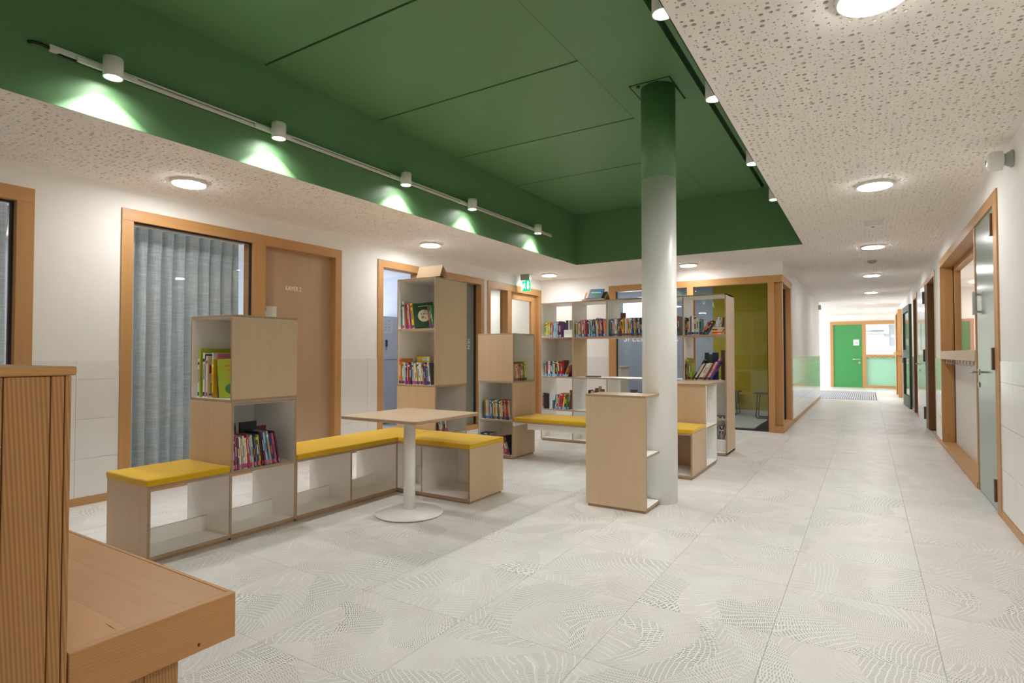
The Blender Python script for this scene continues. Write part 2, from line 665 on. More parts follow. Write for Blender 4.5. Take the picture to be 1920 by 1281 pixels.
def dado_x(wall, x, out, y0, y1, skip=(), w=0.62, off=0.0, zb=0.062):
    """glazed tiles standing 5 mm proud of the wall plane x; out = +1/-1 is the side they face"""
    rows = [(zb, .367), (.367, .682), (.682, .998), (.998, 1.15)]
    cache = {}
    spans = []
    cur = y0
    for a, b in sorted(skip):
        spans.append((cur, a))
        cur = b
    spans.append((cur, y1))
    for r, (za, zb_) in enumerate(rows):
        for a, b in spans:
            if b - a < .02:
                continue
            k0 = math.floor((a - off) / w)
            y = off + k0 * w
            while y < b:
                p, q = max(y, a), min(y + w, b)
                if q - p > .01:
                    key = (round(q - p, 3), r)
                    if key not in cache:
                        h = (q - p) / 2 - .0012
                        cache[key] = MB().box(tuple(sorted((0, out * .006))), (-h, h), (za + .0012, zb_ - .0012), TILE).mesh('tile')
                    o = bpy.data.objects.new('wall_tile', cache[key])
                    o.parent = wall
                    o.location = (x, (p + q) / 2, 0)
                    C.objects.link(o)
                y += w


dado_x(wl, LW, 1, 1.713, BW, [(2.304, 4.668), (5.263, 7.647), (7.755, 9.57)], off=1.997)
dado_x(wr, RW, -1, 3.4, EW, [(5.44, 9.33), (10.07, 12.98), (13.5, 14.5), (19.1, 20.6)], off=5.0)
dado_x(wc, CW, 1, 10.84, 17.6, off=10.84, zb=.07)
# dado on the short back wall piece left of the bookcase
for r, (za, zb_) in enumerate([(.062, .367), (.367, .682), (.682, .998), (.998, 1.15)]):
    for a, b in ((-5.31, -4.62), (-4.62, -3.92)):
        MB().box((a + .001, b - .001), (BW - .006, BW), (za + .0012, zb_ - .0012), TILE).build('wall_tile', wb)

# skirting boards in larch
def base_x(name, x, out, spans, label, z=.058):
    mb = MB()
    for a, b in spans:
        mb.box(tuple(sorted((x, x + out * .012))), (a, b), (0, z), LARY)
    return mb.build(name, label=label, cat='skirting', kind='structure', bevel=.002)


base_x('baseboard_left', LW, 1, [(1.713, 2.304), (4.668, 5.263), (7.647, 7.755)], 'larch skirting along the left wall')
base_x('baseboard_right', RW, -1, [(FRONT, 5.44), (9.33, 10.07), (12.98, 13.5), (14.5, EW)], 'larch skirting along the right corridor wall')
base_x('baseboard_corridor', CW, 1, [(10.84, 17.6)], 'larch skirting along the wall past the glazed room', .07)
MB().box((LW, -3.916), (BW - .012, BW), (0, .058), LARX).build('baseboard_back', label='larch skirting under the short back wall', cat='skirting', kind='structure')

# ---- ceilings
ceil = MB()
PL = plain((0.86, 0.82, 0.77), 0.85, 0.2)
T = ZC + .02
for (x0, x1, y0, y1) in ((LW - .2, HX0, FRONT, HY0), (HX0, HX1, FRONT, HY0), (HX1, RW + .2, FRONT, 0.6), (LW - .2, HX0, HY0, 0.4)):
    ceil.face([(x0, y0, ZC), (x0, y1, ZC), (x1, y1, ZC), (x1, y0, ZC)], CEIL)
ceil.face([(CW - .2, 12.0, ZC), (CW - .2, EW, ZC), (RW + .2, EW, ZC), (RW + .2, 12.0, ZC)], PL)
ceil.face([(-6, 17.4, ZC), (-6, EW, ZC), (CW - .2, EW, ZC), (CW - .2, 17.4, ZC)], PL)
# slab above everything keeps the room closed
ceil.box((-9.3, 4.4), (FRONT - .2, 29), (3.62, 3.8), PAINT)
# recess faces in green
ceil.box((HX0 - .12, HX0), (HY0 - .12, HY1 + .12), (ZC + .013, 3.62), CEIL, xp=GREEN).box((HX0 - .004, HX0), (HY0, HY1), (ZC, ZC + .013), GREEN)
ceil.box((HX1, HX1 + .12), (HY0 - .12, HY1 + .12), (ZC + .013, 3.62), CEIL, xm=GREEN).box((HX1, HX1 + .004), (HY0, HY1), (ZC, ZC + .013), GREEN)
ceil.box((HX0, HX1), (HY1, HY1 + .12), (ZC + .013, 3.62), CEIL, ym=GREEN).box((HX0, HX1), (HY1, HY1 + .004), (ZC, ZC + .013), GREEN)
ceil.box((HX0, HX1), (HY0 - .12, HY0), (ZC, 3.62), CEIL, yp=GREEN)
ceil.box((HX0, HX1), (HY0, HY1), (3.455, 3.62), GREEN_D)
ceiling = ceil.build('ceiling', label='beige ceiling with a deep green painted recess', cat='ceiling', kind='structure')
for a, b in ((HY0, .2), (.22, 1.42), (1.44, 2.65), (2.67, 3.86), (3.88, 5.09), (5.11, 6.34), (6.36, HY1)):
    MB().box((HX0, -1.833), (a, b), (ZU, 3.455), GREEN).build('recess_panel', ceiling)
MB().box((-1.83, -1.165), (HY0, HY1), (ZU, 3.455), GREEN).build('recess_panel', ceiling)
MB().box((-1.12, HX1), (HY0, 2.30), (ZU, 3.455), GREEN).build('recess_panel', ceiling)
MB().box((-1.12, HX1), (2.31, HY1), (ZU, 3.455), GREEN).build('recess_panel', ceiling)


def perforated(x0, x1, y0, y1, seed, edge=(0, 0, 0, 0), p=0.041, fade=None):
    """acoustic board with real round perforations of three sizes, facing down at ZC"""
    r = np.random.RandomState(seed)
    V, F, M = [], [], []
    ex0, ex1, ey0, ey1 = edge
    for (a, b, c, d) in ((x0, x0 + ex0, y0, y1), (x1 - ex1, x1, y0, y1), (x0 + ex0, x1 - ex1, y0, y0 + ey0), (x0 + ex0, x1 - ex1, y1 - ey1, y1)):
        if b - a > 1e-4 and d - c > 1e-4:
            i = len(V)
            V += [(a, c, ZC), (a, d, ZC), (b, d, ZC), (b, c, ZC)]
            F.append((i, i + 1, i + 2, i + 3))
            M.append(0)
    X0, X1, Y0, Y1 = x0 + ex0, x1 - ex1, y0 + ey0, y1 - ey1
    nx, ny = max(1, round((X1 - X0) / p)), max(1, round((Y1 - Y0) / p))
    px, py = (X1 - X0) / nx, (Y1 - Y0) / ny
    cs8 = [(math.cos(t), math.sin(t)) for t in [-.75 * PI + k * PI / 4 for k in range(8)]]

    def cell(cx, cy, hx, hy, kind):
        i = len(V)
        if kind == 0:
            V.extend([(cx - hx, cy - hy, ZC), (cx - hx, cy + hy, ZC), (cx + hx, cy + hy, ZC), (cx + hx, cy - hy, ZC)])
            F.append((i, i + 1, i + 2, i + 3))
            M.append(0)
            return
        if kind == 4:
            rad = .0028 + .0014 * r.rand()
            j = min(hx, hy) - rad - .0008
            ox, oy = cx + (r.rand() * 2 - 1) * j, cy + (r.rand() * 2 - 1) * j
            V.extend([(cx - hx, cy - hy, ZC), (cx + hx, cy - hy, ZC), (cx + hx, cy + hy, ZC), (cx - hx, cy + hy, ZC)])
            V.extend([(ox + rad * sx, oy + rad * sy, ZC) for sx, sy in ((-.7, -.7), (.7, -.7), (.7, .7), (-.7, .7))])
            for k in range(4):
                F.append((i + k, i + 4 + k, i + 4 + (k + 1) % 4, i + (k + 1) % 4))
                M.append(0)
            F.append((i + 7, i + 6, i + 5, i + 4))
            M.append(1)
            return
        rad = {1: .0112, 2: .0085, 3: .0058}[kind] * (0.92 + .16 * r.rand())
        j = min(hx, hy) - rad - .001
        ox, oy = cx + (r.rand() * 2 - 1) * j, cy + (r.rand() * 2 - 1) * j
        sq = ((-1, -1), (0, -1), (1, -1), (1, 0), (1, 1), (0, 1), (-1, 1), (-1, 0))
        V.extend([(cx + a * hx, cy + b * hy, ZC) for a, b in sq])
        V.extend([(ox + rad * a, oy + rad * b, ZC) for a, b in cs8])
        V.extend([(ox + rad * a, oy + rad * b, ZC + .010) for a, b in cs8])
        for k in range(8):
            q = (k + 1) % 8
            F.append((i + k, i + 8 + k, i + 8 + q, i + q))
            M.append(0)
            F.append((i + 8 + k, i + 16 + k, i + 16 + q, i + 8 + q))
            M.append(0)
        F.append(tuple(i + 16 + k for k in range(7, -1, -1)))
        M.append(1)

    for a in range(nx):
        for b in range(ny):
            cx, cy = X0 + (a + .5) * px, Y0 + (b + .5) * py
            t = r.rand()
            if t < .62:
                cell(cx, cy, px / 2, py / 2, 1 if t < .20 else (2 if t < .40 else 3))
            else:
                for u in (-1, 1):
                    for v in (-1, 1):
                        cell(cx + u * px / 4, cy + v * py / 4, px / 4, py / 4, 4 if r.rand() < .55 else 0)
    me = bpy.data.meshes.new('perforated_board')
    me.from_pydata(V, [], F)
    me.materials.append(CEIL)
    me.materials.append(HOLE)
    me.polygons.foreach_set('material_index', M)
    me.update()
    o = bpy.data.objects.new('perforated_board', me)
    o.parent = ceiling
    C.objects.link(o)
    return o


perforated(LW - .005, HX0, 0.4, HY1, 1, (.06, .03, 0, 0))
perforated(HX1, RW + .005, 0.6, HY1, 2, (.02, .05, 0, 0))
perforated(LW - .005, HX1, HY1, BW + .005, 3, (.06, 0, .03, .06))
perforated(HX1, RW + .005, HY1, 12.0, 4, (0, .05, 0, 0))
perforated(CW - .01, HX1, BW + .005, 12.0, 5, (.04, 0, 0, 0))

# ---- round column
colm = S('column', 'round column, pale grey below and green where it enters the ceiling recess', 'column')
colm.location = (-1.455, 4.63, 0)
MB().lathe((-1.455, 4.63, 0), [(.14, 0), (.14, 2.645)], COLW, 64).build('shaft', colm)
MB().lathe((-1.455, 4.63, 0), [(.14, 2.645), (.14, ZU)], GREEN, 64).build('painted_top', colm, label='green upper length of the column')
hp = MB().box((-1.64, -1.32), (4.48, 4.93), (ZU - .006, ZU), GREEN).build('head_plate', colm)
for bx, by in ((-1.58, 4.50), (-1.42, 4.50)):
    MB().lathe((bx, by, ZU - .016), [(.014, 0), (.014, .010)], GREEN_D, 12).build('bolt', hp)
for a in (((-1.65, -1.31), (4.468, 4.478)), ((-1.65, -1.31), (4.932, 4.942)), ((-1.652, -1.642), (4.468, 4.942)), ((-1.318, -1.308), (4.468, 4.942))):
    MB().box(a[0], a[1], (ZU - .0025, ZU), GREEN_D).build('joint_line', hp)

# ================================================================== WINDOWS AND DOORS, LEFT WALL
GASK = plain((0.02, 0.016, 0.014), 0.6)


def glass_x(parent, x, y0, y1, z0, z1, g=GLASS, name='pane'):
    return MB().box((x - .003, x + .003), (y0, y1), (z0, z1), g).build(name, parent)


def frame_x(parent, x0, x1, y0, y1, z1, w, wt, name='frame', sill=0.0, m=None):
    """three-sided larch frame in a wall of constant x; each member a part"""
    a, b = sorted((x0, x1))
    MB().box((a, b), (y0, y0 + w), (0, z1 - wt), LARZ).build('jamb', parent, bevel=.002)
    MB().box((a, b), (y1 - w, y1), (0, z1 - wt), LARZ).build('jamb', parent, bevel=.002)
    MB().box((a, b), (y0, y1), (z1 - wt, z1), LARY).build('head', parent, bevel=.002)
    if sill:
        MB().box((a, b), (y0 + w, y1 - w), (0, sill), LARY).build('sill', parent, bevel=.002)


# window 1 at the left picture edge
w1 = S('window_1', 'larch framed floor length window with grey curtain at the left picture edge', 'window')
frame_x(w1, LW + .014, LW - .15, -1.6, 1.713, 2.445, .107, .107)
glass_x(w1, LW - .06, -1.493, 1.606, 0, 2.338)
MB().box((LW - .075, LW - .045), (1.590, 1.606), (0, 2.338), GASK).box((LW - .075, LW - .045), (-1.49, 1.590), (2.326, 2.338), GASK).build('gasket', w1)

# window 2 with the oak door beside it
w2 = S('window_2', 'larch framed window with grey curtain beside the oak door', 'window')
MB().box((LW - .15, LW + .014), (2.304, 2.396), (0, 2.338), LARZ).build('jamb', w2, bevel=.002)
MB().box((LW - .15, LW + .014), (2.304, 4.668), (2.338, 2.44), LARY).build('head', w2, bevel=.002)
MB().box((LW - .15, LW + .014), (3.512, 3.655), (0, 2.338), LARZ).build('mullion', w2, bevel=.002)
MB().box((LW - .15, LW + .014), (4.573, 4.668), (0, 2.338), LARZ).build('jamb', w2, bevel=.002)
MB().box((LW - .15, LW + .014), (2.396, 3.512), (0, .05), LARY).build('sill', w2, bevel=.002)
glass_x(w2, LW - .03, 2.396, 3.512, .05, 2.338)
MB().box((LW - .045, LW - .015), (3.500, 3.512), (.05, 2.338), GASK).box((LW - .045, LW - .015), (2.396, 3.500), (2.328, 2.338), GASK).build('gasket', w2)
d1 = S('door_1', 'plain oak veneered door lettered KAMER 2 in white', 'door')
lf = MB().box((LW - .11, LW - .07), (3.655, 4.573), (.006, 2.338), DOORWOOD).build('leaf', d1)
text('lettering', 'KAMER 2', .066, plain((0.85, 0.82, 0.76), 0.5), d1, (LW - .0694, 4.055, 1.905), (PI / 2, 0, PI / 2), 0.72, bold=.0012, space=1.1)
MB().tube([(LW - .07, 3.73, 1.04), (LW - .03, 3.73, 1.04), (LW - .03, 3.85, 1.04)], .009, STEEL).build('handle', d1)
nt_ = thing('door_notice', 'small white paper notice stuck on the oak door beside the window', 'notice', (LW - .07, 3.76, 1.5))
MB().box((LW - .0695, LW - .058), (3.685, 3.838), (1.50, 1.712), plain((0.66, 0.64, 0.58), 0.6)).build('sheet', nt_)
ink = MB()
for k in range(4):
    ink.box((LW - .058, LW - .0575), (3.694 + .005 * (k % 2), 3.716), (1.695 - k * .012, 1.700 - k * .012), BLACK)
ink.box((LW - .058, LW - .0575), (3.685, 3.838), (1.54, 1.546), plain((0.5, 0.45, 0.38), 0.6))
ink.build('print', nt_, kind='stuff')

# window 3: kitchen glazing and glass sliding door
w3 = S('window_3', 'larch framed kitchen glazing behind the tallest bookshelf', 'window')
MB().box((LW - .15, LW + .014), (5.263, 5.358), (0, 2.332), LARZ).build('jamb', w3, bevel=.002)
MB().box((LW - .15, LW + .014), (7.555, 7.647), (0, 2.332), LARZ).build('jamb', w3, bevel=.002)
MB().box((LW - .15, LW + .014), (5.263, 7.647), (2.332, 2.425), LARY).build('head', w3, bevel=.002)
MB().box((LW - .15, LW + .014), (6.05, 6.30), (0, 2.332), LARZ).build('mullion', w3, bevel=.002)
MB().box((LW - .15, LW + .014), (5.358, 6.05), (0, .05), LARY).build('sill', w3)
glass_x(w3, LW - .05, 5.358, 6.05, .05, 2.332)
d2 = S('door_2', 'grey tinted glass door with pale vertical lettering beside the larch jamb', 'door')
MB().box((LW - .114, LW - .106), (6.30, 7.53), (.07, 2.332), plain((0.19, 0.215, 0.195), 0.12, 0.5, name='grey_film_glass')).build('leaf', d2)
MB().box((LW - .15, LW - .02), (6.30, 7.555), (0, .07), LARY).build('bottom_rail', d2, bevel=.002)
MB().box((LW - .13, LW - .09), (7.515, 7.555), (.07, 2.332), GASK).build('edge_seal', d2)
text('lettering', 'IEN', .10, plain((0.62, 0.66, 0.63), 0.5), d2, (LW - .104, 7.34, 1.36), (PI / 2, PI / 2, PI / 2), 1.0, bold=.001, space=1.15)

# window 4: side light and glazed larch door by the corner
w4 = S('window_4', 'narrow larch framed side light next to the corner door', 'window')
MB().box((LW - .15, LW + .014), (7.755, 7.834), (0, 2.31), LARZ).build('jamb', w4, bevel=.002)
MB().box((LW - .15, LW + .014), (7.755, 9.568), (2.31, 2.425), LARY).build('head', w4, bevel=.002)
MB().box((LW - .15, LW + .014), (8.36, 8.487), (0, 2.31), LARZ).build('mullion', w4, bevel=.002)
MB().box((LW - .15, LW + .014), (9.46, 9.568), (0, 2.31), LARZ).build('jamb', w4, bevel=.002)
FROST = plain((0.84, 0.85, 0.82), 0.25, name='frosted_film')
MB().box((LW - .115, LW - .105), (7.834, 8.36), (0, 2.31), mat_glass('satin_glass', (0.9, 0.92, 0.9))).build('pane', w4)
d3 = S('door_3', 'larch door with a large glass panel under the exit sign', 'door')
MB().box((LW - .10, LW - .05), (8.487, 8.60), (.006, 2.31), LARZ).build('stile', d3)
MB().box((LW - .10, LW - .05), (9.30, 9.46), (.006, 2.31), LARZ).build('stile', d3)
MB().box((LW - .10, LW - .05), (8.60, 9.30), (2.19, 2.31), LARY).build('rail', d3)
MB().box((LW - .10, LW - .05), (8.60, 9.30), (.006, .22), LARY).build('rail', d3)
MB().box((LW - .08, LW - .072), (8.60, 9.30), (.22, 2.19), mat_glass('door_pane', (0.93, 0.94, 0.92))).build('pane', d3)
MB().tube([(LW - .05, 8.54, 1.04), (LW, 8.54, 1.04), (LW, 8.66, 1.04)], .009, STEEL).build('handle', d3)

# rooms behind the left wall
RB = plain((0.66, 0.69, 0.76), 0.7)
rm = MB()
rm.box((-8.75, LW - .16), (-2.2, -2.1), (0, ZC), PAINT).box((-8.75, LW - .16), (4.95, 5.05), (0, ZC), RB).box((-8.75, LW - .16), (7.66, 7.74), (0, ZC), RB) \
    .box((-8.75, LW - .16), (9.66, 9.76), (0, ZC), PAINT)
rm.box((-9.05, -8.95), (-2.2, 9.7), (0, ZC), RB)
rm.box((-9.0, LW - .165), (-2.2, 9.7), (ZC + .0, ZC + .05), PAINT)
rm.box((-7.6, -7.5), (7.74, 9.66), (0, ZC), PAINT)
rm.build('wall_side_rooms', label='pale blue and white inner walls of the rooms behind the glazing', cat='wall', kind='structure')


# curtains
def curtain(y0, y1, name, label, x=LW - .30, seed=1, top=2.36, bot=.03, pleat=.118):
    r = random.Random(seed)
    n = int((y1 - y0) / .006)
    rowsz = [bot, .35, .7, 1.05, 1.4, 1.75, 2.05, 2.20, 2.26, 2.31, top]
    V, F = [], []
    edges = [y0]
    while edges[-1] < y1:
        edges.append(edges[-1] + pleat * r.uniform(.86, 1.14))
    deep = [r.uniform(.7, 1.25) for _ in edges]
    drift = [r.uniform(-.022, .022) for _ in edges]
    for iz, z in enumerate(rowsz):
        t = (z - bot) / (top - bot)
        for k in range(n + 1):
            y = y0 + (y1 - y0) * k / n
            q = 0
            while q + 1 < len(edges) - 1 and edges[q + 1] + drift[q + 1] * (1 - t) < y:
                q += 1
            a0 = edges[q] + drift[q] * (1 - t)
            a1 = edges[q + 1] + drift[q + 1] * (1 - t)
            w_ = min(1, max(0, (y - a0) / (a1 - a0)))
            lobe = math.sin(PI * w_)
            # broad rounded lobes with narrow deep creases between them
            a = .034 - .15 * deep[q] * (1 - lobe) ** 2.0 + .010 * math.sin(3 * PI * w_ + q) * (1 - t)
            if t > .93:
                a = .03 - .12 * (abs(2 * w_ - 1) ** 6)
            V.append((x + a, y, z))
    for j in range(len(rowsz) - 1):
        for k in range(n):
            F.append((j * (n + 1) + k, j * (n + 1) + k + 1, (j + 1) * (n + 1) + k + 1, (j + 1) * (n + 1) + k))
    me = bpy.data.meshes.new(name)
    me.from_pydata(V, [], F)
    me.materials.append(CURTAIN)
    me.polygons.foreach_set('use_smooth', [True] * len(F))
    o = bpy.data.objects.new(name, me)
    C.objects.link(o)
    props(o, label, 'curtain')
    rail = MB().box((x - .012, x + .012), (y0 - .05, y1 + .05), (top, top + .025), METAL_W)
    ra = rail.build('curtain_rail', o)
    return o


curtain(-1.4, 1.66, 'curtain', 'grey blue woven curtain behind the window at the left picture edge', seed=3)
curtain(2.32, 3.53, 'curtain', 'pleated grey blue woven curtain behind the window beside the oak door', seed=8)

# kitchen contents seen through window 3
fr = thing('fridge', 'tall pale steel fridge seen through the kitchen glazing', 'fridge', (-7.35, 7.25, 0))
MB().box((-7.65, -7.05), (6.95, 7.62), (.02, 1.10), plain((0.62, 0.66, 0.72), 0.3)).build('lower_door', fr, bevel=.006)
MB().box((-7.65, -7.05), (6.95, 7.62), (1.112, 1.86), plain((0.72, 0.77, 0.83), 0.3)).build('upper_door', fr, bevel=.006)
bt = MB().box((-7.055, -7.035), (7.17, 7.21), (1.33, 1.45), BLACK).box((-7.055, -7.033), (7.18, 7.20), (1.27, 1.33), GREYP)
bt.build('magnet_clip', origin=(-7.04, 7.19, 1.27), label='small black clip hanging on the pale fridge door', cat='clip')
wp = thing('fridge_notice', 'white printed notice sheet on the pale fridge door', 'notice', (-7.05, 7.2, 1.5))
MB().box((-7.05, -7.047), (7.03, 7.34), (1.56, 1.83), plain((0.86, 0.88, 0.9), 0.6)).build('sheet', wp)
ink = MB()
for a in range(3):
    for b in range(4):
        if (a, b) != (1, 0):
            ink.box((-7.047, -7.0465), (7.055 + a * .09, 7.10 + a * .09), (1.775 - b * .055, 1.785 - b * .055), plain((0.35, 0.42, 0.5), 0.6))
ink.build('print', wp, kind='stuff')

# ================================================================== GLAZED ROOM (back)
w5 = S('window_5', 'larch framed glazed front of the play classroom lettered SPEELLOKAAL', 'window')
MB().box((-3.916, -1.085), (BW - .03, BW + .10), (2.31, 2.42), LARX).build('head', w5, bevel=.002)
MB().box((-3.916, -3.79), (BW - .03, BW + .10), (0, 2.31), LARZ).build('jamb', w5, bevel=.002)
MB().box((-2.53, -2.43), (BW - .03, BW + .10), (0, 2.31), LARZ).build('mullion', w5, bevel=.002)
MB().box((-3.79, -2.53), (BW - .01, BW + .07), (2.165, 2.19), plain((0.16, 0.19, 0.14), 0.5)).build('transom', w5)
MB().box((-1.297, -1.205), (BW - .03, BW + .10), (0, 2.31), LARZ).build('corner_post', w5, bevel=.002)
MB().box((-1.205, -1.10), (BW + .04, BW + .14), (.10, 2.31), LARZ).build('corner_post', w5, bevel=.002)
MB().box((-1.205, -1.085), (BW - .03, BW + .14), (0, .10), LARX).build('sill', w5, bevel=.002)
MB().box((-2.43, -1.297), (BW + .03, BW + .06), (0, .012), GASK).build('track', w5)
for a, b, c, d in ((-3.79, -2.53, .01, 2.165), (-3.79, -2.53, 2.19, 2.31), (-2.43, -1.297, .012, 2.31)):
    MB().box((a, b), (BW + .04, BW + .046), (c, d), GLASS).build('pane', w5)
MB().box((-1.312, -1.297), (BW + .02, BW + .06), (.012, 2.31), GASK).box((-3.79, -3.778), (BW + .02, BW + .06), (0, 2.31), GASK).build('gasket', w5)
text('lettering', 'SPEELLOKAAL', .175, plain((0.86, 0.88, 0.88), 0.5), w5, (-3.18, BW + .034, 1.425), (PI / 2, 0, 0), 0.80, bold=.003, space=1.12)
# return glazing on the corridor side
w6 = S('window_6', 'larch framed side pane of the glazed room facing the corridor', 'window')
MB().box((CW - .12, CW + .015), (BW + .14, 10.84), (2.30, 2.42), LARY).build('head', w6, bevel=.002)
MB().box((CW - .12, CW + .015), (10.62, 10.84), (0, 2.30), LARZ).build('jamb', w6, bevel=.002)
MB().box((CW - .12, CW + .015), (BW + .14, 10.62), (0, .10), LARY).build('sill', w6, bevel=.002)
MB().box((CW - .09, CW - .084), (BW + .14, 10.62), (.10, 2.30), GLASS).build('pane', w6)
MB().box((CW - .10, CW - .07), (10.60, 10.62), (.10, 2.30), GASK).build('gasket', w6)
# room interior
OLIVE = plain((0.30, 0.245, 0.007), 0.6, 0.3, name='olive_paint')
SLATE = plain((0.30, 0.345, 0.41), 0.6, 0.3, name='slate_blue_paint')
MB().box((-5.4, -1.24), (12.2, 12.34), (0, 2.02), SLATE).box((-5.4, -4.66), (12.2, 12.34), (2.02, ZC), SLATE).box((-4.15, -1.24), (12.2, 12.34), (2.02, ZC), SLATE) \
    .box((-4.66, -4.15), (12.2, 12.34), (2.36, ZC), SLATE) \
    .build('wall_room_rear', label='slate blue rear wall inside the glazed room', cat='wall', kind='structure')
MB().box((-2.70, -1.24), (12.18, 12.199), (.09, ZC), OLIVE).build('trim_1', label='olive yellow painted wall field inside the glazed room', cat='wall', kind='structure')
MB().box((-5.2, -1.24), (12.175, 12.199), (0, .088), plain((0.42, 0.44, 0.42), 0.6)).build('baseboard_room', label='grey skirting inside the glazed room', cat='skirting', kind='structure')
MB().box((CW - .16, CW - .141), (10.84, 12.19), (0, ZC), OLIVE).build('trim_2', label='olive yellow inner side wall of the glazed room', cat='wall', kind='structure')
MB().box((-5.45, -5.32), (BW + .14, 12.34), (0, ZC), RB).box((-5.4, -1.24), (BW + .14, 12.3), (ZC, ZC + .04), PAINT) \
    .build('wall_room_side', label='pale side wall and ceiling inside the glazed room', cat='wall', kind='structure')
MB().box((-4.66, -4.15), (12.205, 12.22), (2.02, 2.36), emit((0.9, 0.95, 1.0), 2.2, 'bright_window')).build('window_7', label='small bright window high in the rear wall', cat='window', kind='structure')
cb = thing('low_cupboard', 'low beige cupboard standing inside the glazed room', 'cupboard', (-4.3, 11.2, 0))
MB().box((-4.75, -4.25), (11.0, 11.45), (.05, .93), plain((0.50, 0.46, 0.34), 0.5)).build('body', cb, bevel=.003)
MB().box((-4.77, -4.23), (10.98, 11.47), (.93, .955), plain((0.36, 0.33, 0.26), 0.5)).build('worktop', cb)
MB().box((-4.75, -4.25), (11.02, 11.45), (0, .05), BLACK).build('plinth', cb)


def stool(x, y, label):
    t = thing('wire_stool', label, 'stool', (x, y, 0))
    sd = MB().box((x - .20, x + .20), (y - .17, y + .17), (.455, .478), plain((0.03, 0.03, 0.032), 0.5)).build('seat', t, bevel=.012, seg=2)
    for sy in (-.14, .14):
        MB().tube([(x - .13, y + sy, .455), (x - .16, y + sy, .03), (x - .14, y + sy, .012), (x + .14, y + sy, .012), (x + .16, y + sy, .03), (x + .13, y + sy, .455)], .009, BLACK).build('leg_loop', t)
    MB().tube([(x - .15, y - .14, .18), (x - .15, y + .14, .18)], .007, BLACK).build('crossbar', t)
    return t


stool(-1.62, 11.62, 'black wire legged stool in front of the olive wall')
stool(-2.335, 11.95, 'black wire legged stool half hidden behind the bookcase end')

# ================================================================== RIGHT CORRIDOR WALL
LAM = plain((0.17, 0.24, 0.205), 0.17, 0.45, name='grey_green_laminate')
LAM2 = plain((0.40, 0.47, 0.49), 0.15, 0.5, name='light_blue_laminate')


def lever(parent, x, y, z, out=-1, dy=.12, m=STEEL):
    MB().lathe((x, y, z), [(.026, 0), (.026, out * .008)], m, 20, axis=0).build('rose', parent)
    h = MB().tube([(x, y, z), (x + out * .05, y, z), (x + out * .055, y + dy * .15, z), (x + out * .055, y + dy, z)], .0095, m, 10).build('handle', parent)
    MB().lathe((x, y, z - .11), [(.024, 0), (.024, out * .009)], m, 20, axis=0).build('lock_rose', parent)
    return h


def hinge(parent, x, y, z, h=.16, out=-1):
    MB().box(tuple(sorted((x, x + out * .028))), (y - .022, y + .022), (z - h / 2, z + h / 2), BRONZE).build('hinge', parent, bevel=.003)


d4 = S('door_4', 'grey green laminate door with steel lever in the nearest larch frame', 'door')
MB().box((RW, RW + .045), (5.585, 6.485), (.006, 2.335), LAM).build('leaf', d4, bevel=.002)
lever(d4, RW, 6.40, 1.045, dy=-.14)
for z in (2.19, 1.165, .17):
    hinge(d4, RW, 5.61, z, .17)
MB().box((RW - .045, RW - .02), (6.34, 6.375), (1.545, 1.745), STEEL).box((RW - .02, RW), (6.35, 6.365), (1.56, 1.58), STEEL).box((RW - .02, RW), (6.35, 6.365), (1.71, 1.73), STEEL).build('pull_bar', d4, bevel=.003)
w8 = S('window_8', 'deep larch window niche with coat hooks beside the nearest corridor door', 'window')
MB().box((RW - .012, RW + .16), (5.44, 9.33), (2.335, 2.43), LARY).build('head', w8, bevel=.002)
MB().box((RW - .012, RW + .16), (5.44, 5.582), (0, 2.335), LARZ).build('jamb', w8, bevel=.002)
MB().box((RW - .006, RW + .16), (6.488, 6.535), (0, 2.335), LARZ).build('mullion', w8, bevel=.002)
MB().box((RW - .012, RW + .125), (9.27, 9.33), (.06, 2.335), LARZ).build('jamb', w8, bevel=.002)
MB().box((RW + .125, RW + .132), (9.25, 9.30), (.06, 2.335), GASK).build('gasket', w8)
MB().box((RW + .132, RW + .20), (9.22, 9.30), (1.24, 2.335), LARZ).build('sash_stile', w8, bevel=.002)
MB().box((RW + .132, RW + .20), (6.535, 9.22), (2.27, 2.335), LARY).build('sash_rail', w8, bevel=.002)
MB().box((RW - .012, RW + .16), (6.535, 9.33), (0, .062), LARY).build('sill', w8, bevel=.002)
MB().box((RW + .165, RW + .171), (6.535, 9.22), (1.24, 2.27), mat_glass('niche_glass', (1, 1, 1), .03, .3)).build('pane', w8)
MB().box((RW + .13, RW + .165), (6.535, 9.27), (.062, 1.135), plain((0.70, 0.68, 0.63), 0.5)).build('lower_panel', w8)
sh = MB().box((RW - .012, RW + .15), (6.535, 9.30), (1.138, 1.24), plain((0.60, 0.45, 0.33), 0.45)).build('shelf', w8, bevel=.002)
for k in range(10):
    y = 6.85 + k * .235
    MB().tube([(RW + .02, y, 1.138), (RW + .02, y, 1.10), (RW + .0, y, 1.085), (RW - .012, y, 1.10)], .005, STEEL, 6).build('coat_hook', sh)

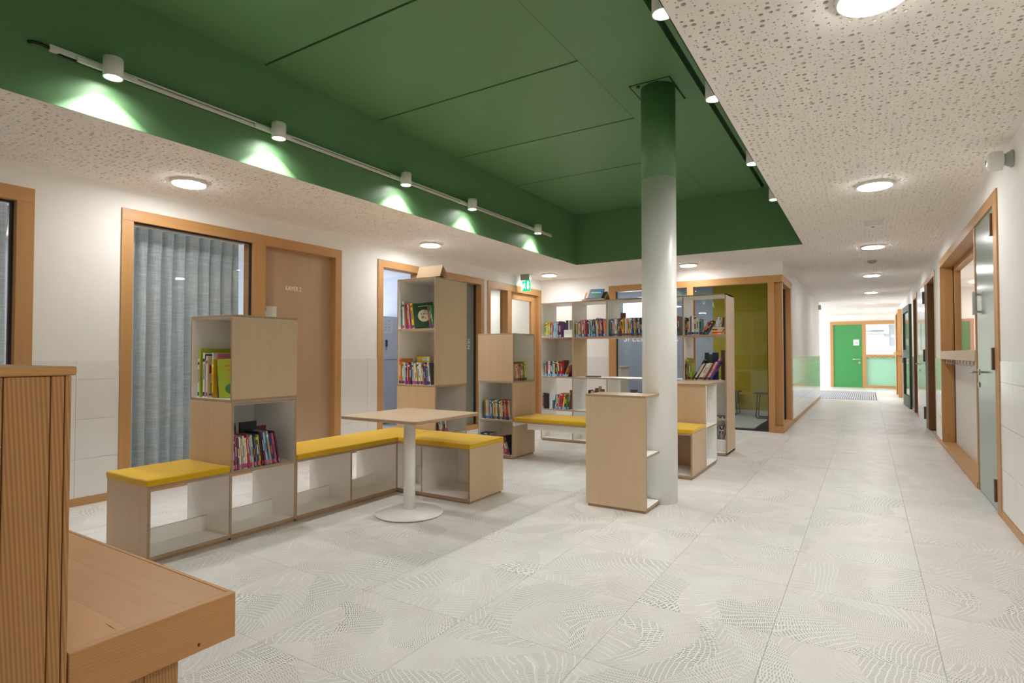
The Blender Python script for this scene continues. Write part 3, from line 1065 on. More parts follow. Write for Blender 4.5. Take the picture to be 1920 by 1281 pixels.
# second opening: recessed, with a pale blue leaf folded along the wall behind it
d5 = S('door_5', 'pale blue laminate door with narrow vision slit further down the corridor', 'door')
MB().box((RW - .008, RW + .16), (10.07, 10.13), (0, 2.33), LARZ).build('jamb', d5, bevel=.002)
MB().box((RW - .008, RW + .16), (11.24, 11.32), (0, 2.33), SHADEWOOD).build('jamb', d5, label='dark shaded jamb')  # far jamb coloured dark to carry the shade of the recess
MB().box((RW - .008, RW + .16), (10.07, 12.98), (2.33, 2.41), LARY).build('head', d5, bevel=.002)
MB().box((RW + .12, RW + .16), (10.13, 11.24), (0, 2.33), SHADEWOOD).build('inner_leaf', d5)
MB().box((RW - .008, RW), (12.90, 12.98), (0, 2.33), LARZ).build('jamb', d5)
MB().box((RW - .008, RW), (11.32, 11.38), (0, 2.33), LARZ).build('jamb', d5)
MB().box((RW - .03, RW + .0), (11.38, 12.90), (.006, 2.33), LAM2).build('leaf', d5)
MB().box((RW - .032, RW - .029), (12.1, 12.4), (1.27, 1.74), plain((0.12, 0.14, 0.14), 0.15)).build('vision_slit', d5)
lever(d5, RW - .03, 12.55, 1.03, dy=-.14)
for z in (2.12, 1.18, .25):
    hinge(d5, RW - .03, 11.42, z, .20)

d6 = S('door_6', 'recessed dark doorway with larch frame beyond the pale blue door', 'door')
MB().box((RW - .008, RW + .16), (13.5, 13.56), (0, 2.32), LARZ).build('jamb', d6)
MB().box((RW - .008, RW + .16), (14.42, 14.5), (0, 2.32), SHADEWOOD).build('jamb', d6)  # recess shade painted into this far jamb as well
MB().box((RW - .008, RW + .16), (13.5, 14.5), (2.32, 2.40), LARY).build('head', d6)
MB().box((RW + .12, RW + .16), (13.56, 14.42), (0, 2.32), SHADEWOOD).build('leaf', d6)

# dark glazed fire door leaf standing ajar
DGREEN = plain((0.022, 0.042, 0.018), 0.55, name='dark_door_frame')
d7 = S('door_7', 'dark framed glazed fire door standing ajar along the corridor', 'door')


def leaf_pt(s, off=0.0):
    a = Vector((RW - .02, 15.1, 0))
    b = Vector((RW - .075, 16.55, 0))
    d = (b - a).normalized()
    nrm = Vector((-d.y, d.x, 0))
    return a + d * s + nrm * off


def slab(s0, s1, z0, z1, o0, o1, m, name):
    mb = MB()
    q = [leaf_pt(s0, o0), leaf_pt(s1, o0), leaf_pt(s1, o1), leaf_pt(s0, o1)]
    mb.prism([(p.x, p.y) for p in q], 2, z0, z1, m)
    mb.build(name, d7)


slab(0, .12, .01, 2.3, -.03, .03, DGREEN, 'stile')
slab(1.33, 1.45, .01, 2.3, -.03, .03, DGREEN, 'stile')
slab(.12, 1.33, 2.16, 2.3, -.03, .03, DGREEN, 'rail')
slab(.12, 1.33, .01, .26, -.03, .03, DGREEN, 'rail')
slab(.12, 1.33, 1.12, 1.30, -.03, .03, DGREEN, 'rail')
slab(.12, 1.33, 1.30, 2.16, -.004, .004, plain((0.05, 0.045, 0.04), 0.12, 0.6), 'pane')
slab(.12, 1.33, .26, 1.12, -.004, .004, GLASS, 'pane')
slab(1.33, 1.42, 1.0, 1.10, .03, .07, STEEL, 'handle')

d8 = S('door_8', 'larch door frame on the right near the corridor end', 'door')
MB().box((RW - .10, RW), (19.1, 19.22), (0, 2.36), LARZ).build('jamb', d8)
MB().box((RW - .10, RW), (20.5, 20.62), (0, 2.36), LARZ).build('jamb', d8)
MB().box((RW - .10, RW), (19.1, 20.62), (2.36, 2.46), LARY).build('head', d8)
MB().box((RW - .02, RW), (19.22, 20.5), (0, 2.36), LARZ).build('leaf', d8)
MB().box((RW - .16, RW), (19.02, 20.7), (1.17, 1.27), LARY).build('shelf', d8)

# office behind the niche window
of = MB().box((4.2, 4.3), (4.6, 15.3), (0, ZC), PAINT).box((1.0, 4.3), (15.2, 15.3), (0, ZC), PAINT).box((1.0, 4.3), (4.6, 4.7), (0, ZC), PAINT).box((1.0, 4.3), (4.6, 15.3), (ZC, ZC + .05), PAINT)
of.build('wall_office', label='white walls of the office behind the niche window', cat='wall', kind='structure')
d9 = S('door_9', 'small green door in a reddish frame seen through the niche window', 'door')
MB().box((1.30, 1.90), (15.16, 15.2), (0, 1.95), plain((0.45, 0.24, 0.17), 0.5)).build('frame', d9)
MB().box((1.36, 1.83), (15.14, 15.165), (0, 1.89), plain((0.07, 0.20, 0.085), 0.4)).build('leaf', d9)
ol = MB().box((1.75, 2.05), (13.9, 14.3), (2.60, 2.62), emit((1, 1, .97), 8, 'office_diffuser'))
ol.build('office_light', label='flat white ceiling light in the office behind the niche window', cat='ceiling light')

# ================================================================== FAR END
d10 = S('door_10', 'bright green door at the far end of the corridor', 'door')
FG = plain((0.06, 0.285, 0.085), 0.25, 0.5, name='bright_green_laminate')
MB().box((-1.15, 1.02), (EW - .05, EW + .10), (2.27, 2.39), LARX).build('head', d10)
MB().box((-1.15, -1.05), (EW - .05, EW + .10), (0, 2.27), LARZ).build('jamb', d10)
MB().box((-.15, -.03), (EW - .05, EW + .10), (0, 2.27), LARZ).build('jamb', d10)
MB().box((-1.05, -.15), (EW - .02, EW + .03), (.006, 2.27), FG).build('leaf', d10)
MB().lathe((-.24, EW - .02, 1.02), [(.03, 0), (.03, -.01)], STEEL, 16, axis=1).build('rose', d10)
MB().tube([(-.24, EW - .02, 1.02), (-.24, EW - .07, 1.02), (-.44, EW - .07, 1.02)], .016, STEEL).build('handle', d10)
MB().lathe((-.24, EW - .02, .90), [(.04, 0), (.04, -.01)], STEEL, 16, axis=1).build('lock_rose', d10)
ps = thing('door_poster', 'white square sign with dark drawing on the bright green door', 'sign', (-.32, EW - .02, 1.52))
MB().box((-.42, -.245), (EW - .028, EW - .0205), (1.52, 1.73), plain((0.86, 0.87, 0.85), 0.5)).build('sheet', ps)
MB().tube([(-.385, EW - .03, 1.57), (-.37, EW - .03, 1.62), (-.345, EW - .03, 1.60), (-.33, EW - .03, 1.635), (-.30, EW - .03, 1.62), (-.295, EW - .03, 1.57), (-.32, EW - .03, 1.555)], .009, plain((0.16, 0.13, 0.2), 0.5), 6).build('print', ps)
w9 = S('window_9', 'interior window with coat hook rail and mint panel beside the bright green door', 'window')
MB().box((.93, 1.02), (EW - .05, EW + .10), (0, 2.27), LARZ).build('jamb', w9)
MB().box((-.03, .93), (EW - .06, EW + .10), (1.09, 1.19), LARX).build('rail', w9)
MB().box((-.03, .93), (EW - .05, EW + .10), (0, .09), LARX).build('sill', w9)
MB().box((-.03, .93), (EW + .02, EW + .06), (.09, 1.09), plain((0.36, 0.64, 0.47), 0.25, 0.5)).build('lower_panel', w9)
MB().box((-.03, .93), (EW + .04, EW + .046), (1.19, 2.27), GLASS).build('pane', w9)
for k in range(6):
    x = .08 + k * .15
    MB().tube([(x, EW - .06, 1.12), (x, EW - .10, 1.11), (x, EW - .11, 1.07), (x, EW - .09, 1.03)], .012, STEEL, 6).build('coat_hook', w9)
# the classroom behind
MB().box((-2, 2.4), (28.2, 28.3), (0, ZC), plain((0.85, 0.87, 0.9), 0.7)).build('wall_classroom_rear', label='pale rear wall of the classroom behind the end window', cat='wall', kind='structure')
bk = MB().box((-2.1, -2), (EW + .14, 28.3), (0, ZC), PAINT).box((2.4, 2.5), (EW + .14, 28.3), (0, ZC), PAINT) \
    .box((-2, 2.4), (EW + .14, 28.3), (ZC, ZC + .05), PAINT)
bk.build('wall_classroom', label='white walls of the classroom behind the end window', cat='wall', kind='structure')
gb = thing('pin_board', 'grey pin board with paper shapes in the far classroom', 'board', (.95, 28.15, 1.5))
MB().box((.78, 1.30), (28.16, 28.2), (1.55, 2.42), plain((0.40, 0.43, 0.46), 0.7)).build('board', gb)
for k, (x, z, w_, h_) in enumerate(((.84, 1.90, .16, .10), (.95, 1.80, .20, .07), (1.02, 2.0, .14, .06))):
    MB().box((x, x + w_), (28.15, 28.16), (z, z + h_), plain((0.85, 0.87, 0.88), 0.6)).build('paper_shape', gb)
wbd = thing('white_board', 'white drawing board on the wall of the far classroom', 'board', (.3, 28.15, 1.5))
MB().box((-.02, .62), (28.16, 28.2), (1.52, 2.02), plain((0.84, 0.86, 0.86), 0.4)).build('board', wbd)
MB().box((-.05, .65), (28.15, 28.2), (2.02, 2.05), GREYP).build('top_rail', wbd)
for k in range(3):
    for j in range(2):
        MB().box((.66 + .06 * k - .06, .70 + .06 * k - .06), (28.14, 28.15), (1.94 + .06 * j, 1.98 + .06 * j), GREYP).build('magnet', wbd)
MB().box((-.1, .60), (28.1, 28.15), (2.16, 2.20), plain((0.22, 0.26, 0.24), 0.5)).build('projector_bar', origin=(.2, 28.12, 2.16), label='dark horizontal projector bar high in the far classroom', cat='bar')

# entrance mat of slats
mt = thing('entrance_mat', 'grey slatted entrance mat sunk in the far floor', 'mat', (-1.2, 19.4, 0))
MB().box((-3.2, .21), (17.62, 21.5), (0, .002), plain((0.16, 0.17, 0.20), 0.8)).build('tray', mt)
sl = MB()
k = 0
x = -3.18
while x < .20:
    sl.box((x, x + .030), (17.64, 21.48), (.002, .008), plain((0.52, 0.54, 0.60), 0.6))
    x += .052
sl.build('slats', mt, kind='stuff')
el = MB().box((-5.95, -5.93), (18.2, 23.2), (0.02, 2.45), GLASS)
w10 = S('window_10', 'tall entrance glazing at the left of the far bay', 'window')
el.build('pane', w10)
for y in (18.2, 19.85, 21.5, 23.14):
    MB().box((-5.97, -5.90), (y, y + .06), (0, 2.45), LARZ).build('mullion', w10)


# ================================================================== LAMPS
lamp_spots = [(-4.72, 2.54, 'nearest the left wall curtain window'), (-4.75, 5.63, 'above the wall left of the kitchen glazing'), (-4.78, 8.91, 'near the exit sign'),
              (-2.38, 9.07, 'behind the column above the bookcase'), (.04, 2.62, 'cut by the top picture edge over the corridor'),
              (.07, 5.60, 'largest whole one over the corridor'), (.08, 8.79, 'second whole one over the corridor'), (.085, 11.97, 'third whole one over the corridor'),
              (.09, 15.23, 'fourth whole one over the corridor'), (.10, 18.35, 'fifth whole one over the corridor'), (.10, 21.6, 'last one over the daylit corridor end'),
              (-4.72, -.55, 'beyond the left picture edge'), (.04, -.4, 'over the corridor behind the viewpoint')]
for (x, y, wh) in lamp_spots:
    t = thing('ceiling_lamp', 'flat round white ceiling lamp ' + wh, 'ceiling lamp', (x, y, ZC), 'round ceiling lamps')
    MB().lathe((x, y, ZC), [(.137, 0), (.137, -.016), (.128, -.022), (.118, -.022)], METAL_W, 40).build('rim', t)
    MB().lathe((x, y, ZC - .024), [(.122, 0), (.118, -.004), (.0001, -.005)], LAMPM, 40).build('diffuser', t)


def spot_head(t, x, y, z, dx, watts, blend):
    """white cylinder hung beside a rail at x+dx, z is the lens height"""
    MB().lathe((x, y, z), [(.045, .012), (.046, 0), (.052, 0), (.052, .115), (.049, .119), (.0001, .119)], METAL_W, 28, caps=(False, True)).build('housing', t)
    MB().lathe((x, y, z + .006), [(.0445, 0), (.0001, 0.001)], SPOTM, 28).build('lens', t)
    MB().box(tuple(sorted((x + dx - math.copysign(.017, dx), x + dx - math.copysign(.031, dx)))), (y - .16, y + .16), (z + .046, z + .078), METAL_W).build('adapter', t, bevel=.003)
    MB().box(tuple(sorted((x + dx - math.copysign(.031, dx), x + dx * .42))), (y - .014, y + .014), (z + .05, z + .074), METAL_W).build('bracket', t)
    l = bpy.data.lights.new('spot_beam', 'SPOT')
    l.energy = watts
    l.spot_size = math.radians(106)
    l.spot_blend = blend
    l.shadow_soft_size = .045
    l.color = (1.0, 0.985, 0.955)
    o = bpy.data.objects.new('spot_beam', l)
    o.location = (x, y, z - .004)
    C.objects.link(o)
    h2 = l.copy()
    h2.energy = watts * .10
    h2.spot_size = math.radians(158)
    h2.spot_blend = .5
    o = bpy.data.objects.new('spot_spill', h2)
    o.location = (x, y, z - .004)
    C.objects.link(o)


LXR = HX0 + .030
trk = thing('track_rail', 'long white lighting track along the green recess face', 'lighting track', (LXR, 4.2, 2.92))
MB().box((LXR - .030, LXR - .012), (1.34, 7.28), (2.906, 2.936), BLACK).build('rail_back', trk)
MB().box((LXR - .012, LXR + .016), (1.34, 7.28), (2.928, 2.937), METAL_W).build('rail_flange', trk)
MB().box((LXR - .012, LXR + .016), (1.34, 7.28), (2.903, 2.917), METAL_W).build('rail_flange', trk)
MB().box((LXR - .012, LXR + .017), (1.30, 1.47), (2.903, 2.939), METAL_W).build('feed_end', trk, bevel=.002)
MB().tube([(LXR, 1.31, 2.921), (LXR - .004, 1.27, 2.928), (LXR - .008, 1.23, 2.925), (LXR - .04, 1.215, 2.925)], .009, BLACK).build('feed_cable', trk)
for k, (y, wh) in enumerate(((1.585, 'nearest'), (2.71, 'second'), (4.12, 'third'), (5.22, 'fourth'), (6.74, 'farthest'))):
    x = HX0 + .115
    t = thing('track_spot', f'{wh} white cylinder spot on the left lighting track', 'spotlight', (x, y, 2.84), 'spots on the left track')
    spot_head(t, x, y, 2.845, LXR - x, SPOT_L, .12)
RXR = HX1 - .030
trk = thing('track_rail', 'lighting track hidden behind the right edge of the green recess', 'lighting track', (RXR, 4.2, 2.92))
MB().box((RXR - .016, RXR + .030), (1.2, 7.2), (2.905, 2.937), METAL_W).build('rail', trk)
for k, (y, wh) in enumerate(((2.56, 'nearest'), (3.59, 'second'), (4.99, 'third'), (6.27, 'farthest'))):
    x = HX1 - .085
    t = thing('track_spot', f'{wh} spot glowing at the right edge of the green recess', 'spotlight', (x, y, 2.76), 'spots on the right track')
    spot_head(t, x, y, 2.765, RXR - x, SPOT_R, .6)

# exit sign
ex = thing('exit_sign', 'lit green exit sign hanging near the left back corner', 'exit sign', (-5.1, 8.75, ZC))
Mz = Matrix.Translation((-5.08, 8.72, 0)) @ Matrix.Rotation(math.radians(8), 4, 'Z')


def rot_obj(o, M):
    o.matrix_basis = Matrix.Translation(-wloc(o.parent)) @ M if o.parent else M


def lbox(x, y, z, m, name, **k):
    o = MB().box(x, y, z, m).build(name, None, **k)
    o.parent = ex
    rot_obj(o, Mz)
    return o


lbox((-.15, .02), (-.05, .05), (2.52, ZC), plain((0.30, 0.33, 0.32), 0.5), 'housing', bevel=.003)
lbox((-.15, .02), (-.012, .012), (2.325, 2.52), emit((0.0, 0.55, 0.25), 0.95, 'exit_green', (0.0, 0.16, 0.07)), 'panel')
SGW = emit((0.75, 1.0, 0.85), 0.9, 'exit_white')
arr = MB()
arr.prism([(-.035, 2.50), (-.005, 2.50), (-.005, 2.41), (.013, 2.41), (-.02, 2.345), (-.053, 2.41), (-.035, 2.41)], 1, -.0145, -.0115, SGW)
o = arr.build('arrow', None)
o.parent = ex
rot_obj(o, Mz)
run = MB().box((-.148, -.130), (-.0145, -.0115), (2.33, 2.515), SGW).box((-.148, -.075), (-.0145, -.0115), (2.50, 2.515), SGW)
run.prism([(-.125, 2.35), (-.115, 2.35), (-.095, 2.40), (-.07, 2.36), (-.06, 2.365), (-.085, 2.43), (-.065, 2.43), (-.065, 2.44), (-.12, 2.455), (-.13, 2.43), (-.12, 2.425), (-.115, 2.44)], 1, -.0145, -.0115, SGW)
run.lathe((-.085, -.0145, 2.465), [(.012, 0), (.012, .003)], SGW, 14, axis=1)
o = run.build('running_figure', None)
o.parent = ex
rot_obj(o, Mz)

# detector on the right wall
dt = thing('wall_detector', 'white round motion detector on a bracket high on the right wall', 'detector', (RW, 4.9, 2.5))
MB().lathe((RW, 4.90, 2.49), [(.055, 0), (.058, -.012), (.050, -.016), (.046, -.03), (.040, -.034), (.036, -.05)], GREYP, 32, axis=0).build('bracket', dt)
MB().lathe((RW - .05, 4.90, 2.485), [(.05, 0), (.064, -.006), (.066, -.05), (.058, -.075), (.03, -.088), (.0001, -.090)], METAL_W, 36, axis=0).build('dome', dt)
MB().lathe((RW - .138, 4.90, 2.485), [(.016, 0), (.014, -.004), (.0001, -.005)], plain((0.18, 0.17, 0.16), 0.3), 20, axis=0).build('lens', dt)
em = thing('emergency_light', 'small white square emergency light between two corridor lamps', 'emergency light', (.07, 7.22, ZC))
MB().box((-.01, .15), (7.14, 7.30), (ZC - .05, ZC), METAL_W).build('housing', em, bevel=.004)
MB().lathe((.07, 7.22, ZC - .05), [(.018, 0), (.014, -.006), (.0001, -.008)], plain((0.2, 0.2, 0.2), 0.3), 20).build('lens', em)
em = thing('smoke_detector', 'small grey ceiling detector beyond the second corridor lamp', 'detector', (.08, 10.19, ZC))
MB().lathe((.08, 10.19, ZC), [(.06, 0), (.06, -.02), (.04, -.04), (.0001, -.042)], GREYP, 24).build('housing', em)
em = thing('wall_sensor', 'small grey box at the corner where the corridor opens', 'sensor', (CW, 17.4, 2.45))
MB().box((CW, CW + .06), (17.3, 17.45), (2.40, 2.52), GREYP).build('housing', em)

# ================================================================== FURNITURE
t_ = .018


def bd(parent, name, x, y, z, m, bevel=.0012, **over):
    return MB().box(x, y, z, m, **over).build(name, parent, bevel=bevel)


def plinth(parent, x, y):
    return MB().box((x[0] + .012, x[1] - .012), (y[0] + .012, y[1] - .012), (0, .02), EDGE).build('plinth', parent)


# ---- bench run along the left: four bays, L-bench
X0, X1 = -3.975, -3.485
ZB = .44
bA = thing('bench_cabinet', 'low open bench cabinet with wooden end panel and yellow cushion, nearest the big wooden bench', 'cabinet', (-3.73, 1.91, 0), 'low bench cabinets')
plinth(bA, (X0, X1), (1.665, 2.163))
bd(bA, 'bottom', (X0, X1), (1.683, 2.163), (.02, .04), WHITE, xp=EDGE)
bd(bA, 'end_panel', (X0, X1), (1.665, 1.683), (.02, ZB), EDGE, ym=OAKZ, yp=WHITE)
bd(bA, 'seat_board', (X0, X1), (1.683, 2.163), (ZB - t_, ZB), OAKY, xp=EDGE)
bd(bA, 'divider', (X0, X1), (2.154, 2.163), (.04, ZB - t_), WHITE, xp=EDGE)
bd(bA, 'book_stop', (-3.743, -3.731), (1.683, 2.154), (.04, .133), WHITE, zp=EDGE)

tA = thing('shelf_tower', 'two box shelf tower with books at both levels between the yellow cushions', 'shelf', (-3.73, 2.41, 0), 'shelf towers')
plinth(tA, (X0, X1), (2.165, 2.66))
bd(tA, 'bottom', (X0, X1), (2.174, 2.651), (.02, .04), WHITE, xp=EDGE)
bd(tA, 'divider', (X0, X1), (2.165, 2.174), (.02, ZB - t_), WHITE, xp=EDGE)
bd(tA, 'side_panel', (X0, X1), (2.642, 2.66), (.02, .885), EDGE, ym=WHITE, yp=OAKZ)
bd(tA, 'book_stop', (-3.743, -3.731), (2.174, 2.642), (.04, .133), WHITE, zp=EDGE)
bd(tA, 'shelf', (X0, X1), (2.165, 2.642), (ZB - t_, ZB), WHITE, xp=EDGE, zm=OAKY)
bd(tA, 'side_panel', (X0, X1), (2.165, 2.183), (ZB, .885), EDGE, ym=OAKZ, yp=WHITE)
bd(tA, 'back_panel', (X0, X0 + .012), (2.183, 2.642), (ZB, .867), OAKZ, xp=WHITE)
bd(tA, 'shelf', (X0, X1), (2.165, 2.66), (.886, .904), EDGE, zp=WHITE, zm=WHITE)
bd(tA, 'top_inner', (X0 + .012, X1), (2.183, 2.642), (.867, .885), WHITE, xp=EDGE)
bd(tA, 'side_panel', (X1 - t_, X1), (2.165, 2.66), (.904, 1.442), EDGE, xp=OAKZ, xm=WHITE)
bd(tA, 'side_panel', (X0, X0 + t_), (2.165, 2.66), (.904, 1.442), EDGE, xm=OAKZ, xp=WHITE)
bd(tA, 'back_panel', (X0 + t_, X1 - t_), (2.645, 2.66), (.904, 1.442), OAKZ, ym=WHITE)
bd(tA, 'top', (X0, X1), (2.165, 2.66), (1.442, 1.46), EDGE, zp=OAKY, zm=WHITE)

bB = thing('bench_cabinet', 'long low open bench cabinet with two bays right of the nearest shelf tower', 'cabinet', (-3.73, 3.18, 0), 'low bench cabinets')
plinth(bB, (X0, X1), (2.662, 3.69))
bd(bB, 'bottom', (X0, X1), (2.662, 3.69), (.02, .04), WHITE, xp=EDGE)
bd(bB, 'seat_board', (X0, X1), (2.662, 3.69), (ZB - t_, ZB), OAKY, xp=EDGE)
bd(bB, 'divider', (X0, X1), (3.166, 3.184), (.04, ZB - t_), WHITE, xp=EDGE)
bd(bB, 'divider', (X0, X1), (3.681, 3.69), (.04, ZB - t_), WHITE, xp=EDGE)
bd(bB, 'divider', (X0, X1), (2.662, 2.671), (.04, ZB - t_), WHITE, xp=EDGE)
bd(bB, 'book_stop', (-3.743, -3.731), (2.671, 3.166), (.04, .133), WHITE, zp=EDGE)
bd(bB, 'book_stop', (-3.743, -3.731), (3.184, 3.681), (.04, .133), WHITE, zp=EDGE)

bC = thing('bench_cabinet', 'short low bench cabinet with wooden end panel turning the corner behind the table', 'cabinet', (-3.2, 3.94, 0), 'low bench cabinets')
L1 = -2.70
plinth(bC, (X0, L1), (3.692, 4.18))
bd(bC, 'bottom', (X0, L1 - t_), (3.692, 4.18), (.02, .04), WHITE, ym=EDGE)
bd(bC, 'seat_board', (X0, L1 - t_), (3.692, 4.18), (ZB - t_, ZB), OAKX, ym=EDGE)
bd(bC, 'end_panel', (L1 - t_, L1), (3.692, 4.18), (.02, ZB), EDGE, xp=OAKZ, xm=WHITE)
bd(bC, 'divider', (-3.213, -3.195), (3.692, 4.18), (.04, ZB - t_), WHITE, ym=EDGE)
bd(bC, 'divider', (X1, X1 + .009), (3.692, 4.18), (.04, ZB - t_), WHITE, ym=EDGE)
bd(bC, 'back_panel', (-3.195, L1 - t_), (4.165, 4.18), (.04, ZB - t_), WHITE)
bd(bC, 'book_stop', (X1 + .009, -3.213), (3.93, 3.942), (.04, .19), WHITE, zp=EDGE)


def cushion(name, x, y, label, z=ZB, h=.043, seed=0, poly=None):
    bm = bmesh.new()
    nx = max(2, int((x[1] - x[0]) / .03))
    ny = max(2, int((y[1] - y[0]) / .03))
    r = random.Random(seed)
    ph = r.random() * 9
    me = bpy.data.meshes.new(name)
    V, F = [], []
    cx, cy = (x[0] + x[1]) / 2, (y[0] + y[1]) / 2
    for top in (0, 1):
        for j in range(ny + 1):
            for i in range(nx + 1):
                px = x[0] + (x[1] - x[0]) * i / nx
                py = y[0] + (y[1] - y[0]) * j / ny
                e = min(i, nx - i, j, ny - j)
                zz = z + (h + (.004 if e > 1 else (.0015 if e == 1 else -.003)) + .0016 * math.sin(px * 17 + ph) * math.sin(py * 13 + 2 * ph) if top else 0)
                if e == 0:
                    ins = .003 * (.5 + .5 * math.sin(60 * (px + py) + ph)) if top else .004
                    px += -ins if i == nx else (ins if i == 0 else 0)
                    py += -ins if j == ny else (ins if j == 0 else 0)
                V.append((px - cx, py - cy, zz - z))
    N = (nx + 1) * (ny + 1)
    for j in range(ny):
        for i in range(nx):
            a = j * (nx + 1) + i
            F.append((a, a + nx + 1, a + nx + 2, a + 1))
            F.append((N + a, N + a + 1, N + a + nx + 2, N + a + nx + 1))
    ring = [i for i in range(nx + 1)] + [(j) * (nx + 1) + nx for j in range(1, ny + 1)] + [ny * (nx + 1) + i for i in range(nx - 1, -1, -1)] + [j * (nx + 1) for j in range(ny - 1, 0, -1)]
    for k in range(len(ring)):
        a, b = ring[k], ring[(k + 1) % len(ring)]
        F.append((a, b, N + b, N + a))
    me.from_pydata(V, [], F)
    me.materials.append(YELLOW)
    me.polygons.foreach_set('use_smooth', [True] * len(F))
    o = bpy.data.objects.new(name, me)
    o.location = (cx, cy, z)
    C.objects.link(o)
    b = o.modifiers.new('bevel', 'BEVEL')
    b.width = .007
    b.segments = 3
    b.limit_method = 'ANGLE'
    b.angle_limit = math.radians(45)
    return props(o, label, 'cushion', 'yellow seat cushions')


cushion('seat_cushion', (X0 - .004, X1 + .006), (1.655, 2.163), 'yellow felt cushion on the bench nearest the big wooden bench', seed=1)
cushion('seat_cushion', (X0 - .004, X1 + .006), (2.664, 4.185), 'long yellow felt cushion right of the nearest shelf tower', seed=2)
cushion('seat_cushion', (X1 + .008, L1 + .006), (3.684, 4.185), 'yellow felt cushion on the corner bench behind the table', seed=3)

# ---- tall tower behind the corner bench
TY0, TY1 = 4.205, 4.705
tB = thing('shelf_tower', 'tallest slim shelf tower with two book levels and a wooden tent sign on top', 'shelf', (-3.73, 4.45, 0), 'shelf towers')
plinth(tB, (X0, X1), (TY0, TY1))
bd(tB, 'bottom', (X0, X1), (TY0, TY1), (.02, .04), WHITE, xp=EDGE)
bd(tB, 'side_panel', (X0, X1), (TY0, TY0 + t_), (.04, .885), EDGE, ym=OAKZ, yp=WHITE)
bd(tB, 'side_panel', (X0, X1), (TY1 - t_, TY1), (.04, .885), EDGE, yp=OAKZ, ym=WHITE)
bd(tB, 'back_panel', (X0, X0 + .012), (TY0 + t_, TY1 - t_), (.04, .867), OAKZ, xp=WHITE)
bd(tB, 'shelf', (X0 + .012, X1), (TY0 + t_, TY1 - t_), (ZB - t_, ZB), WHITE, xp=EDGE)
bd(tB, 'shelf', (X0, X1), (TY0, TY1), (.885, .903), EDGE, zp=WHITE)
bd(tB, 'side_panel', (X1 - t_, X1), (TY0, TY1), (.903, 1.927), EDGE, xp=OAKZ, xm=WHITE)
bd(tB, 'side_panel', (X0, X0 + t_), (TY0, TY1), (.903, 1.927), EDGE, xm=OAKZ, xp=WHITE)
bd(tB, 'back_panel', (X0 + t_, X1 - t_), (TY1 - .015, TY1), (.903, 1.927), OAKZ, ym=WHITE)
bd(tB, 'shelf', (X0 + t_, X1 - t_), (TY0, TY1 - .015), (1.432, 1.45), WHITE, ym=EDGE)
bd(tB, 'top', (X0, X1), (TY0, TY1), (1.927, 1.945), EDGE, zp=OAKX, zm=WHITE)
ts = thing('tent_sign', 'blank folded wooden tent sign standing on the tallest shelf tower', 'sign', (-3.58, 4.3, 1.945))
sg = MB()
sg.prism([(4.215, 1.945), (4.223, 1.945), (4.262, 2.052), (4.258, 2.058)], 0, -3.735, -3.44, OAKX)
sg.build('front_board', ts)
sg = MB()
sg.prism([(4.258, 2.058), (4.262, 2.052), (4.352, 1.945), (4.36, 1.945)], 0, -3.735, -3.44, OAKX)
sg.build('rear_board', ts)

# ---- half tower
UX0, UX1, UY0, UY1 = -3.928, -3.438, 5.53, 6.03
tC = thing('shelf_tower', 'half height shelf tower with a side niche, left of the middle bridge bench', 'shelf', (-3.68, 5.78, 0), 'shelf towers')
plinth(tC, (UX0, UX1), (UY0, UY1))
bd(tC, 'bottom', (UX0 + t_, UX1 - t_), (UY0, UY1), (.02, .04), WHITE, ym=EDGE)
bd(tC, 'side_panel', (UX1 - t_, UX1), (UY0, UY1), (.02, .868), EDGE, xp=OAKZ, xm=WHITE)
bd(tC, 'side_panel', (UX0, UX0 + t_), (UY0, UY1), (.02, .868), EDGE, xm=OAKZ, xp=WHITE)
bd(tC, 'shelf', (UX0 + t_, UX1 - t_), (UY0, UY1 - .012), (ZB - t_, ZB), WHITE, ym=EDGE, zm=OAKX)
bd(tC, 'back_panel', (UX0 + t_, UX1 - t_), (UY1 - .012, UY1), (ZB - t_, .868), WHITE, yp=OAKZ)
bd(tC, 'back_panel', (UX0 + t_, UX0 + .30), (UY1 - .012, UY1), (.04, ZB - t_), WHITE, yp=OAKZ)
bd(tC, 'shelf', (UX0, UX1), (UY0, UY1), (.868, .886), EDGE, zp=WHITE, zm=WHITE)
bd(tC, 'front_panel', (UX0, UX1), (UY0, UY0 + t_), (.886, 1.424), EDGE, ym=OAKZ, yp=WHITE)
bd(tC, 'side_panel', (UX0, UX1), (UY1 - t_, UY1), (.886, 1.424), EDGE, yp=OAKZ, ym=WHITE)
bd(tC, 'back_panel', (UX0, UX0 + .012), (UY0 + t_, UY1 - t_), (.886, 1.424), OAKZ, xp=WHITE)
bd(tC, 'top', (UX0, UX1), (UY0, UY1), (1.424, 1.442), EDGE, zp=OAKX, zm=WHITE)

